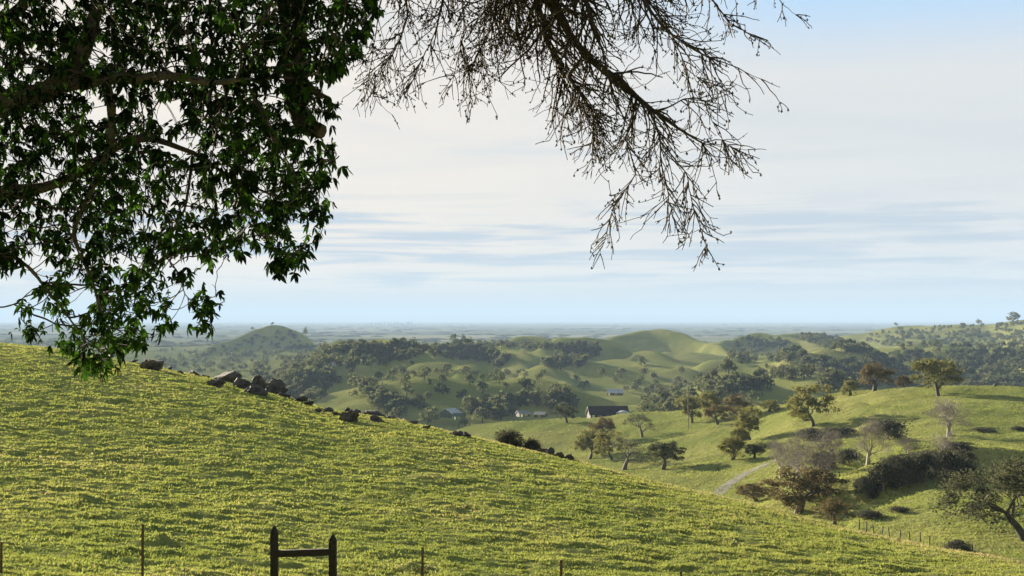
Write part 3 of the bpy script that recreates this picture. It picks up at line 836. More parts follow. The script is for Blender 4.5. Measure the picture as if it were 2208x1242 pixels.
DIST = distant()
# hand-placed single trees seen against meadow or sky: px, base py, height px, width px, label
SINGLE = [
    (658, 722, 24, 14, 'tall narrow dark tree on the right shoulder of the conical hill'),
    (587, 703, 9, 10, 'tiny pale tree on the very top of the conical hill'),
    (545, 712, 9, 12, 'small tree on the left crest of the conical hill'),
    (977, 738, 25, 18, 'tallest dark tree standing above the wooded knoll'),
    (1000, 738, 21, 18, 'second tall tree on the knoll just right of the tallest one'),
    (757, 809, 20, 19, 'round dark oak alone at the top of the pale valley meadow'),
    (888, 786, 13, 15, 'lone small oak on the lit meadow left of the knoll'),
    (1123, 809, 16, 28, 'wide dark oak pair on the meadow right of the knoll'),
    (1168, 808, 14, 14, 'small round oak on the meadow spur under the dark shoulder'),
    (945, 850, 26, 24, 'large dark oak in the valley above the pale roofed barn'),
    (965, 851, 17, 16, 'smaller oak pressed to the right of the large valley oak'),
    (1010, 803, 15, 16, 'small dark oak below the knoll woods'),
    (1383, 790, 26, 26, 'dark bushy oak on the spur in front of the dome hill'),
    (885, 735, 9, 9, 'blocky little tree on the horizon woods left of the knoll'),
    (700, 742, 13, 16, 'round oak at the right foot of the conical hill'),
    (1660, 845, 14, 14, 'small umbrella shaped oak on the meadow above the grove'),
    (1640, 842, 11, 13, 'smaller round oak left of the umbrella shaped oak'),
    (1655, 796, 16, 18, 'rounded oak on the bright far meadow'),
    (1523, 838, 24, 22, 'dark oak at the lower left end of the diagonal belt'),
    (1932, 702, 12, 10, 'thin tree on the skyline at the left end of the far ridge'),
    (2185, 694, 24, 40, 'dark tree clump high on the skyline at the right edge'),
    (2110, 698, 14, 16, 'dark rounded tree on the far ridge skyline'),
    (740, 742, 11, 26, 'flat dark oak on the woods right of the conical hill'),
]
def singles():
    a = np.array([(s[0], s[1]) for s in SINGLE], float)
    pt, ok = raycast(a[:, 0], a[:, 1] + 1.0, 640, 5000, 900)
    for i, (s, p_) in enumerate(zip(SINGLE, pt)):
        if not ok[i] or p_[1] > 2900:
            ys = np.linspace(1000, 2750, 500); c = P(s[0], s[1], ys)
            j = int(np.argmax(terrain(c[:, 0], c[:, 1], False) / ys)); p_ = c[j]; p_[2] = terrain(p_[0], p_[1], False)
        o = link('oak_tree', FPM[i % 8], None, p_ - np.array([0, 0, .3]))
        H, W_ = s[2] / F * p_[1], s[3] / F * p_[1]
        o.scale = (W_ / 9.5, W_ / 9.5, H / 8.3); o.rotation_euler[2] = i * 1.7
        tag(o, s[4], 'tree', 'lone oaks on the valley hills')
singles()


def far_woods():
    size = np.array([rng.uniform(.65, 1.25) * (1.25 if REG[d[0]][0].startswith('the valley floor') else 1.0) for d in DIST])
    pxs = np.array([8.5 * s / d[3][1] * F for s, d in zip(size, DIST)])
    order = np.argsort(-pxs)
    n_obj = 230
    for k in order[:n_obj]:
        ri, x, y, p_ = DIST[k]
        o = link('oak_tree', FPM[k % 8], None, p_ - np.array([0, 0, .4]))
        s = size[k]; o.scale = (s * rng.uniform(.85, 1.2), s * rng.uniform(.85, 1.2), s); o.rotation_euler[2] = rng.uniform(0, 6.28)
        tag(o, 'rounded dark oak in ' + REG[ri][0], 'tree', 'oaks of ' + REG[ri][0])
    VV, FF, TT, MM, n = [], [], [], [], 0
    for k in order[n_obj:]:
        ri, x, y, p_ = DIST[k]; v, f, t, a, b = FP[k % 8]; s = size[k]
        c, s_ = math.cos(k * 2.4), math.sin(k * 2.4)
        w = np.stack([v[:, 0] * c - v[:, 1] * s_, v[:, 0] * s_ + v[:, 1] * c, v[:, 2]], -1) * s + p_ - np.array([0, 0, .4])
        VV.append(w); FF.append(f + n); TT.append(np.clip(t + rng.normal(0, .2), 0, 1)); MM.append(np.r_[np.zeros(a, int), np.ones(b, int)]); n += len(v)
    # woodland clumps and tree lines out on the plain
    R = np.random.default_rng(5)
    pv, pf, pt_, pa, pb = far_proto(77, 8, 26, 30, 5.0)
    cnt = 0
    while cnt < 900:
        Y = math.exp(R.uniform(math.log(2700), math.log(24000))); px = R.uniform(-100, 2300)
        X = (px - CX) / F * Y
        if fbm(np.array([X / 1500]), np.array([Y / 420]), 91, 3)[0] < .12: continue
        cnt += 1
        z = float(terrain(np.array([X]), np.array([Y]), False)[0])
        s = R.uniform(.4, .8)
        VV.append(pv * np.array([s * R.uniform(2, 6), s, s]) + np.array([X, Y, z - .5])); FF.append(pf + n); TT.append(pt_ * .6); MM.append(np.r_[np.zeros(pa, int), np.ones(pb, int)]); n += len(pv)
    tag(link('distant_woodland', make_mesh('distant_woodland', np.concatenate(VV), np.concatenate(FF), [M_wood_far, M_oakbark], np.concatenate(MM), False, {'tint': np.concatenate(TT)})),
        'mass of small dark oaks covering the far hills and plain', None, None, 'stuff')
far_woods()
M_slate = mat_simple('grey_slate_roof', rgb(.2, .21, .225), rgb(.28, .29, .3), .6, rough=.7, bump=.1)
M_boards = mat_simple('weathered_boards', rgb(.03, .029, .03), rgb(.05, .047, .047), 1.0, bump=.2)
# ------------------------------------------------------------------ rocks on the crest
def rock_mesh(seed):
    R = np.random.default_rng(seed)
    import bmesh
    bm = bmesh.new(); bmesh.ops.create_icosphere(bm, subdivisions=4, radius=1)
    V = np.array([v.co[:] for v in bm.verts]); Fc = np.array([[v.index for v in f.verts] for f in bm.faces]); bm.free()
    n = R.normal(0, 1, (17, 3)); n /= np.linalg.norm(n, axis=1, keepdims=True)
    c = R.uniform(.24, .85, 17)
    dots = V @ n.T
    r = np.where(dots > .05, c / np.maximum(dots, .05), 9).min(1).clip(.2, 1.4)
    r = r + .09 * perlin(V[:, 0] * 3 + seed, V[:, 1] * 3 + V[:, 2] * 2, seed) + .06 * perlin(V[:, 0] * 8, V[:, 1] * 8 + V[:, 2] * 7, seed + 3)
    V = V * r[:, None]; V[:, 2] -= V[:, 2].min(); V /= np.ptp(V, axis=0)
    V[:, 0] -= (V[:, 0].max() + V[:, 0].min()) / 2; V[:, 1] -= (V[:, 1].max() + V[:, 1].min()) / 2
    return make_mesh('rock', V, Fc, M_rock, None, False)
RM = [rock_mesh(40 + i) for i in range(7)]
ROCKS = [
    (327, 797, 44, 30, 'pale grey angular boulder alone left of the main rock outcrop'),
    (286, 780, 24, 9, 'flat dark rock on the crest left of the pale angular boulder'),
    (363, 797, 18, 8, 'small dark rock at the right foot of the pale angular boulder'),
    (388, 805, 13, 9, 'little dark stone standing out of the grass below the crest'),
    (418, 797, 28, 12, 'low peaked dark rock on the crest between pale boulder and outcrop'),
    (444, 802, 18, 7, 'small flat rock just right of the low peaked one'),
    (466, 832, 36, 18, 'mossy rounded rock at the lower left of the main outcrop'),
    (494, 824, 56, 28, 'long dark slab forming the upper left of the main outcrop'),
    (532, 838, 52, 38, 'bulky rust coloured rock in the middle of the main outcrop'),
    (563, 834, 34, 44, 'sharp pointed rock at the back of the main outcrop'),
    (586, 848, 44, 46, 'tall square dark rock at the right end of the main outcrop'),
    (548, 852, 44, 30, 'grey rock at the front foot of the main outcrop'),
    (610, 856, 28, 14, 'low rock trailing down from the right end of the main outcrop'),
    (640, 866, 44, 11, 'long flat rock half sunk in grass below the main outcrop'),
    (664, 874, 26, 9, 'small brown rock at the lowest end of the outcrop trail'),
    (684, 889, 18, 12, 'left small dark rock of the second rock group'),
    (704, 889, 20, 16, 'peaked small rock beside the left one of the second group'),
    (724, 896, 22, 10, 'low stone in the gap of the second rock group'),
    (748, 880, 18, 15, 'knobbly rock on the crest above the second group'),
    (765, 884, 26, 13, 'dark rock on the crest right above the blocky boulder'),
    (760, 910, 38, 38, 'blocky blue grey boulder largest of the second rock group'),
    (789, 890, 20, 10, 'small rock right behind the blocky boulder'),
    (814, 896, 52, 15, 'long low dark rock on the crest right of the blocky boulder'),
    (816, 911, 38, 16, 'dark wedge shaped rock below the long low one'),
    (842, 903, 24, 9, 'flat rock at the right end of the second group'),
    (890, 914, 28, 9, 'thin flat rock on the crest far right of the second group'),
    (918, 923, 22, 8, 'small flat crest rock next to a grass hump'),
    (984, 940, 26, 16, 'dark rock with rounded top on the crest midway down'),
    (1001, 943, 20, 15, 'pinkish topped rock touching the rounded crest rock'),
    (1168, 974, 24, 18, 'dark rock right of the scraggly crest shrub'),
    (1184, 978, 18, 22, 'upright black rock on the crest right of the shrubs'),
    (1207, 988, 24, 17, 'left of a pair of black rocks at the lower crest'),
    (1228, 992, 26, 16, 'right of a pair of black rocks at the lower crest'),
]
def rocks():
    for i, (px, py, w, h, lb) in enumerate(ROCKS):
        Yc = float(np.interp(px, CREST_PX, CREST_Y))
        pt, ok = raycast([px], [py], 40, 140, 500)
        p_ = pt[0] if ok[0] and pt[0][1] < Yc + 2 else None
        if p_ is None:
            p_ = P(px, py, Yc); p_[2] = terrain(p_[0], p_[1], False)
        Y = p_[1]; W_, H = w / F * Y, h / F * Y
        o = link('rock', RM[i % 7], None, p_ - np.array([0, 0, H * .44]))
        o.scale = (W_ * 1.22, W_ * .9, H * 1.2); o.rotation_euler = (.2 * math.sin(i * 1.7), .34 * math.sin(i * 2.1), .5 * math.sin(i * 1.3) + (3.14 if i % 2 else 0))
        tag(o, lb, 'rock', 'rocks along the pasture crest')
    pt, ok = raycast([2147], [834]); p_ = pt[0]; s = p_[1] / F
    o = link('rock', RM[3], None, p_ - np.array([0, 0, .2])); o.scale = (10 * s, 8 * s, 7 * s); tag(o, 'tiny black rock on the green skyline right of the golden oak', 'rock')
rocks()


# ------------------------------------------------------------------ fences
def steel_post(px, ptop, lb, Y=30.0, lean=0.0):
    top = P(px, ptop, Y); g = float(terrain(top[0], top[1])) - .05
    H = top[2] - g
    t = thing('steel_post', (top[0], Y, g), lb, 'fence post', 'thin steel posts of the near fence'); t.rotation_euler[1] = lean
    mb = MB(); box(mb, (0, 0, H / 2), (.055, .014, H)); box(mb, (0, .018, H / 2), (.010, .024, H - .01))
    link('post', mb.mesh('post', M_tpost), t)
    mb = MB()
    for k in range(9): box(mb, (0, -.011, H - .06 - k * .10), (.02, .010, .03))
    link('studs', mb.mesh('studs', M_tpost), t)
steel_post(308, 1130, 'rusty steel post left of the wooden fence frame')
steel_post(910, 1180, 'first steel post to the right of the wooden fence frame', lean=.01)
steel_post(1210, 1207, 'shorter looking steel post farther right on the slope')
steel_post(1470, 1232, 'steel post with only its tip showing at the bottom edge', lean=-.01)
steel_post(3, 1168, 'steel post at the extreme left edge')


def frame_brace():
    Y = 30.0
    a = P(592, 1133, Y); b = P(718, 1151, Y)
    g = min(float(terrain(a[0], Y)), float(terrain(b[0], Y)))
    t = thing('fence_brace', (a[0], Y, g), 'dark wooden H shaped fence brace of two pointed posts and a rail', 'fence')
    def post(top, w, name):
        gz = float(terrain(top[0], Y)) - .3
        H = top[2] - gz
        mb = MB(); n = 12
        zs = [0, H * .3, H * .6, H - .17, H - .155, H - .09, H]
        ws = [1.0, 1.02, .98, 1.0, .9, .78, .10]
        pts = [(0.006 * math.sin(z * 3), 0, z) for z in zs]
        a_ = np.arange(n) * 2 * math.pi / n + .2
        rad = 1 / np.maximum(np.abs(np.cos(a_)), np.abs(np.sin(a_))) ** .75
        V = np.concatenate([np.stack([np.cos(a_) * rad * w / 2 * wi + p_[0], np.sin(a_) * rad * w / 2 * wi, np.full(n, p_[2])], -1) for p_, wi in zip(pts, ws)])
        i = np.arange(len(zs) - 1)[:, None] * n; j = np.arange(n)[None]; k = (j + 1) % n
        mb.add(V, np.stack([i + j, i + k, i + n + k, i + n + j], -1).reshape(-1, 4)); mb.add(V[-n:], np.arange(n)[None])
        o = link(name, mb.mesh('post', M_fencewood), t); o.location = (top[0] - a[0], 0, gz - g)
        return o
    post(a, .168, 'post'); post(b, .175, 'post')
    r0, r1 = P(598, 1194, Y), P(712, 1190, Y)
    mb = MB(); L_ = r1[0] - r0[0]
    box(mb, (0, 0, 0), (L_, .09, .145)); o = link('rail', mb.mesh('rail', M_fencewood), t)
    o.location = ((r0[0] + r1[0]) / 2 - a[0], 0.0, (r0[2] + r1[2]) / 2 - g); o.rotation_euler[1] = -math.atan2(r1[2] - r0[2], L_)
frame_brace()


def low_fence():
    tops = [(1853, 1127), (1868, 1133), (1884, 1139), (1902, 1143), (1918, 1146), (1940, 1151), (1962, 1155), (1984, 1156), (2004, 1163), (2098, 1178)]
    words_ = ['first and highest', 'second', 'third', 'fourth', 'fifth', 'sixth', 'seventh', 'tallest looking', 'ninth', 'last lone']
    mb = MB(); tube(mb, [[0, 0, -.3], [.01, 0, .5], [0, .01, 1.3]], [.055, .05, .045], 6)
    me = mb.mesh('wood_post', M_fencewood)
    for i, (px, pt_) in enumerate(tops):
        cp = float(np.interp(px, CREST_PX, CREST_PY))
        pt, ok = raycast([px], [cp - 4], 90, 400, 900); p_ = pt[0]
        h = max((cp + 2 - pt_) / F * p_[1], .6) + .1
        o = link('wooden_post', me, None, p_); o.scale = (1.15, 1.15, h / 1.3); o.rotation_euler[1] = .12 * math.sin(i * 2.7)
        tag(o, words_[i] + ' small dark fence post from the left in the row behind the crest', 'fence post', 'row of small posts behind the crest at right')
low_fence()


def pole(px, pbase, ptop, r, lb, arm):
    pt, ok = raycast([px], [pbase]); p_ = pt[0]; H = (pbase - ptop) / F * p_[1]
    t = thing('utility_pole', p_, lb, 'utility pole')
    mb = MB(); tube(mb, [[0, 0, -.5], [0, 0, H * .5], [0, 0, H]], [r, r * .88, r * .72], 8); link('pole', mb.mesh('pole', M_pole), t)
    if arm:
        mb = MB(); box(mb, (0, -r - .05, H - .5), (2.2, .1, .12)); link('crossarm', mb.mesh('crossarm', M_pole), t)
        for k in (-1, -.45, .45, 1):
            mb = MB(); tube(mb, [[k, -r - .05, H - .44], [k, -r - .05, H - .22]], [.05, .035], 6); link('insulator', mb.mesh('insulator', M_glass), t)
    else:
        mb = MB(); box(mb, (.35, 0, H - .2), (1.0, .3, .18)); link('top_bracket', mb.mesh('top_bracket', M_metalroof), t)
pole(1484, 926, 832, .17, 'tall weathered wooden pole standing before the pasture grove', False)
pole(1942, 836, 792, .10, 'thin pale topped pole between the russet and the golden oak', False)


# ------------------------------------------------------------------ farm buildings
def house(name, px, pbase, wpx, hpx, depth, rz, lb, cat, wall, roof, Y=None, roof_frac=.5, windows=3, door=True, trim=None):
    if Y is None:
        pt, ok = raycast([px], [pbase], 300); p_ = pt[0]
    else:
        p_ = P(px, pbase, Y)
    s = p_[1] / F; W_, H = wpx * s, hpx * s
    p_ = p_ - np.array([0, 0, .3])
    t = thing(name, p_, lb, cat, None, rz)
    hw = H * (1 - roof_frac) + .3; x, y = W_ / 2, depth / 2
    mb = MB()
    V = np.array([[-x, -y, 0], [x, -y, 0], [x, y, 0], [-x, y, 0], [-x, -y, hw], [x, -y, hw], [x, y, hw], [-x, y, hw], [-x, 0, H + .22], [x, 0, H + .22]])
    mb.add(V, [np.array([[0, 1, 5, 4], [2, 3, 7, 6]]), np.array([[1, 2, 6, 9, 5], [3, 0, 4, 8, 7]])])
    link('wall', mb.mesh('wall', wall), t)
    ov = .45; rx = x + ov; sl = (H + .22 - hw) / y; ye = y + ov; ze = hw - sl * ov; th = .16
    V = []
    for dz in (.03, .03 + th):
        V += [[-rx, -ye, ze + dz], [rx, -ye, ze + dz], [rx, 0, H + .25 + dz], [-rx, 0, H + .25 + dz], [rx, ye, ze + dz], [-rx, ye, ze + dz]]
    f = np.array([[0, 3, 2, 1], [3, 5, 4, 2], [6, 7, 8, 9], [9, 8, 10, 11], [0, 1, 7, 6], [4, 5, 11, 10], [1, 2, 8, 7], [2, 4, 10, 8], [5, 3, 9, 11], [3, 0, 6, 9]])
    mb = MB(); mb.add(np.array(V), f); ro = link('roof', mb.mesh('roof', roof), t)
    if trim:
        for sx in (-1, 1):
            mb = MB()
            for sy in (-1, 1):
                tube(mb, [[sx * (rx + .03), sy * ye, ze], [sx * (rx + .03), 0, H + .27]], [.13, .13], 4)
            link('gable_trim', mb.mesh('gable_trim', trim), ro)
    for k in range(windows):
        wx_ = -x + W_ * (k + 1) / (windows + 1) + (.6 if door else 0)
        mb = MB(); box(mb, (wx_, -y - .03, hw * .55), (1.3, .08, min(1.2, hw * .5))); w = link('window', mb.mesh('window', M_white), t)
        mb = MB(); box(mb, (wx_, -y - .055, hw * .55), (1.1, .08, min(1.0, hw * .4))); link('pane', mb.mesh('pane', M_glass), w)
    if door:
        mb = MB(); box(mb, (-x + 1.2, -y - .03, min(1.05, hw * .45)), (1.0, .08, min(2.1, hw * .85))); link('door', mb.mesh('door', M_white), t)
    return t, p_, s


house('farmhouse', 1310, 903, 82, 27, 8, .12, 'long farmhouse with dark gable roof and white trimmed gable', 'house', M_boards, M_darkroof, roof_frac=.58, windows=4, trim=M_wall, Y=545)
def tank():
    p_ = P(1343, 902, 540); s = 540 / F; r = 14 * s; H = 15 * s
    t = thing('storage_tank', p_, 'white domed tank at the right end of the long farmhouse', 'tank')
    mb = MB(); tube(mb, [[0, 0, -.8], [0, 0, H * .72]], [r, r], 28); link('tank_body', mb.mesh('tank_body', M_white, True), t)
    mb = MB(); tube(mb, [[0, 0, H * .72 + r * .42 * math.sin(a)] for a in np.linspace(0, 1.5, 7)], [1.02 * r * math.cos(a) for a in np.linspace(0, 1.5, 7)], 28); link('dome_roof', mb.mesh('dome_roof', M_metalroof, True), t)
tank()
house('barn', 971, 899, 30, 18, 9, .9, 'small barn with pale metal roof above the foreground crest', 'barn', M_greenwall, M_metalroof, Y=800, windows=1)
house('shed', 990, 903, 22, 12, 6, -.2, 'low green sided shed tucked right of the pale roofed barn', 'shed', M_greenwall, M_greenwall, Y=780, windows=1)
house('shed', 1128, 897, 24, 11, 6, .3, 'grey roofed shed left in the pair among valley trees', 'shed', M_boards, M_slate, Y=720, windows=1)
house('shed', 1166, 898, 22, 10, 6, -.35, 'grey roofed shed right in the pair among valley trees', 'shed', M_darkroof, M_slate, Y=715, windows=1, door=False)
house('barn', 1327, 851, 32, 12, 10, -.15, 'barn with bright white roof among trees above the farmhouse', 'barn', M_darkroof, M_metalroof, Y=920, windows=1, roof_frac=.6)
house('cottage', 774, 778, 10, 8, 5, .3, 'tiny white cottage on the wooded flat right of the conical hill', 'house', M_white, M_white, windows=1, door=False)
house('cottage', 720, 791, 8, 6, 5, .3, 'tiny pale cottage at the edge of the wood above the valley meadow', 'house', M_white, M_metalroof, windows=1, door=False)
house('cottage', 498, 768, 9, 6, 5, -.3, 'tiny pale cottage in the woods below the conical hill', 'house', M_wall, M_white, windows=1, door=False)


# ------------------------------------------------------------------ far city
def city():
    R = np.random.default_rng(3)
    me = []
    for k in range(3):
        mb = MB(); box(mb, (0, 0, .4), (1, 1, .8)); box(mb, (0, 0, .9), (.6, .6, .2)); me.append(mb.mesh('tower', M_tower))
    for i in range(14):
        px = 803 + 85 * (i + R.uniform(-.3, .3)) / 13; Y = 15000.
        b = P(px, 700, Y); g = float(terrain(np.array([b[0]]), np.array([Y]), False)[0])
        top = P(px, 697 - R.uniform(1.0, 5.5), Y)[2]
        o = link('tower_block', me[i % 3], None, (b[0], Y, g - 5)); w = R.uniform(1.6, 3.2) / F * Y
        o.scale = (w, w, top - g + 5)
        tag(o, 'pale hazy tower block in the tiny city skyline on the horizon', 'tower', 'towers of the far city skyline')
city()


# ------------------------------------------------------------------ dirt track and dry bank
def strip(name, pts, mat, lb, width, lift=.015):
    a = np.array(pts, float); t = np.linspace(0, 1, 60); tt = np.linspace(0, 1, len(a))
    px, py = np.interp(t, tt, a[:, 0]), np.interp(t, tt, a[:, 1])
    pt, ok = raycast(px, py, 100); pt = pt[ok]
    for _ in range(3): pt[1:-1] = (pt[:-2] + pt[1:-1] * 2 + pt[2:]) / 4
    T_ = np.gradient(pt[:, :2], axis=0); T_ /= np.linalg.norm(T_, axis=1, keepdims=True) + 1e-6
    nrm = np.stack([-T_[:, 1], T_[:, 0]], -1)
    wv = width * (1 + .18 * np.sin(np.arange(len(pt)) * .9) + .1 * np.sin(np.arange(len(pt)) * 2.3))
    rows = []
    for k in np.linspace(-.5, .5, 9):
        xy = pt[:, :2] + nrm * (k * wv)[:, None]
        z = terrain(xy[:, 0], xy[:, 1], True) + lift * (1 - (2 * abs(k)) ** 4) * 1.0 + .004
        rows.append(np.stack([xy[:, 0], xy[:, 1], z + lift], -1))
    V = np.concatenate(rows); n = len(pt)
    i = np.arange(8)[:, None] * n; j = np.arange(n - 1)[None]
    f = np.stack([i + j, i + j + 1, i + n + j + 1, i + n + j], -1).reshape(-1, 4)
    tag(link(name, make_mesh(name, V, f, mat, None, True)), lb, None, None, 'structure')
strip('track', [(1545, 1068), (1570, 1046), (1600, 1027), (1640, 1006), (1672, 993)], M_track, 'grey dirt track climbing beside the gully', 2.6)
# ------------------------------------------------------------------ overhanging trees in the foreground
def colonize(seeds, attr, step, infl, kill, R, iters=90, droop=0.0, jit=.25, inertia=.35):
    """space colonisation: seeds list of (pts) polylines; returns node array, parent index"""
    N, par, dirs = [], [], []
    for pl in seeds:
        pl = np.asarray(pl, float); s0 = len(N)
        for i, p in enumerate(pl):
            N.append(p); par.append(-1 if i == 0 else len(N) - 2)
            d = pl[min(i + 1, len(pl) - 1)] - pl[max(i - 1, 0)]; dirs.append(d / (np.linalg.norm(d) + 1e-9))
    N = np.array(N); par = list(par); dirs = np.array(dirs); nseed = len(N)
    A = np.asarray(attr, float)
    dist = np.full(len(A), 1e9); near = np.zeros(len(A), int)
    new0 = 0
    for it in range(iters):
        for b in range(new0, len(N), 300):
            d = np.linalg.norm(A[:, None] - N[None, b:b + 300], axis=2); m = d.argmin(1); dm = d[np.arange(len(A)), m]
            u = dm < dist; near[u] = m[u] + b; dist[u] = dm[u]
        new0 = len(N)
        keep = dist > kill; A, dist, near = A[keep], dist[keep], near[keep]
        act = dist < infl
        if not act.any(): break
        ids = np.unique(near[act]); v = A[act] - N[near[act]]; v /= np.linalg.norm(v, axis=1, keepdims=True)
        acc = np.zeros((len(N), 3)); np.add.at(acc, near[act], v)
        d = acc[ids]; d /= np.linalg.norm(d, axis=1, keepdims=True) + 1e-9
        d = d + dirs[ids] * inertia + R.normal(0, jit, (len(ids), 3)) + np.array([0, 0, -droop])
        d /= np.linalg.norm(d, axis=1, keepdims=True)
        P_ = N[ids] + d * step
        N = np.concatenate([N, P_]); dirs = np.concatenate([dirs, d]); par += list(ids)
    return N, np.array(par), nseed


def skeleton_tubes(mb, N, par, nseed, rtip, expo, seed_r, sides=4, rmax=.03):
    n = len(N); acc = np.zeros(n); nch = np.zeros(n, int)
    for i in range(n - 1, -1, -1):
        if par[i] >= 0: nch[par[i]] += 1
    r = np.zeros(n)
    for i in range(n - 1, -1, -1):
        r[i] = rtip if nch[i] == 0 else max(acc[i] ** (1 / expo), rtip)
        if par[i] >= 0: acc[par[i]] += r[i] ** expo
    r = np.minimum(r, rmax); r[:nseed] = seed_r
    child = [[] for _ in range(n)]
    for i in range(n):
        if par[i] >= 0: child[par[i]].append(i)
    # chains
    starts = [i for i in range(nseed, n) if par[i] < nseed or len(child[par[i]]) > 1]
    for s in starts:
        ch = [par[s], s]
        while len(child[ch[-1]]) == 1: ch.append(child[ch[-1]][0])
        pts = N[ch]; rr = r[ch].copy(); rr[0] = min(rr[0], rr[1] * 1.25)
        if len(pts) > 3: pts[1:-1] = (pts[:-2] + 2 * pts[1:-1] + pts[2:]) / 4
        tube(mb, pts, rr, sides, .5, cap=False)
    tips = [i for i in range(nseed, n) if nch[i] == 0]
    return r, tips, child


def limb(pts, n=40, R=None, jit=.0):
    """smooth a hand-laid limb: (px, py, depth, radius)"""
    a = np.array(pts, float); t = np.concatenate([[0], np.cumsum(np.hypot(np.diff(a[:, 0]), np.diff(a[:, 1])))]); u = np.linspace(0, t[-1], n)
    b = np.stack([np.interp(u, t, a[:, k]) for k in range(4)], -1)
    for _ in range(2): b[1:-1] = (b[:-2] + b[1:-1] * 2 + b[2:]) / 4
    pt = P(b[:, 0], b[:, 1], b[:, 2])
    if R is not None: pt = pt + np.cumsum(R.normal(0, jit, (n, 3)), 0) * np.linspace(0, 1, n)[:, None]
    return pt, b[:, 3]


def poly_sample(poly, n, R):
    a = np.array(poly, float); X, Y = [], []
    while sum(len(x) for x in X) < n:
        x = R.uniform(a[:, 0].min(), a[:, 0].max(), n); y = R.uniform(a[:, 1].min(), a[:, 1].max(), n)
        k = in_poly(x, y, poly); X.append(x[k]); Y.append(y[k])
    return np.concatenate(X)[:n], np.concatenate(Y)[:n]


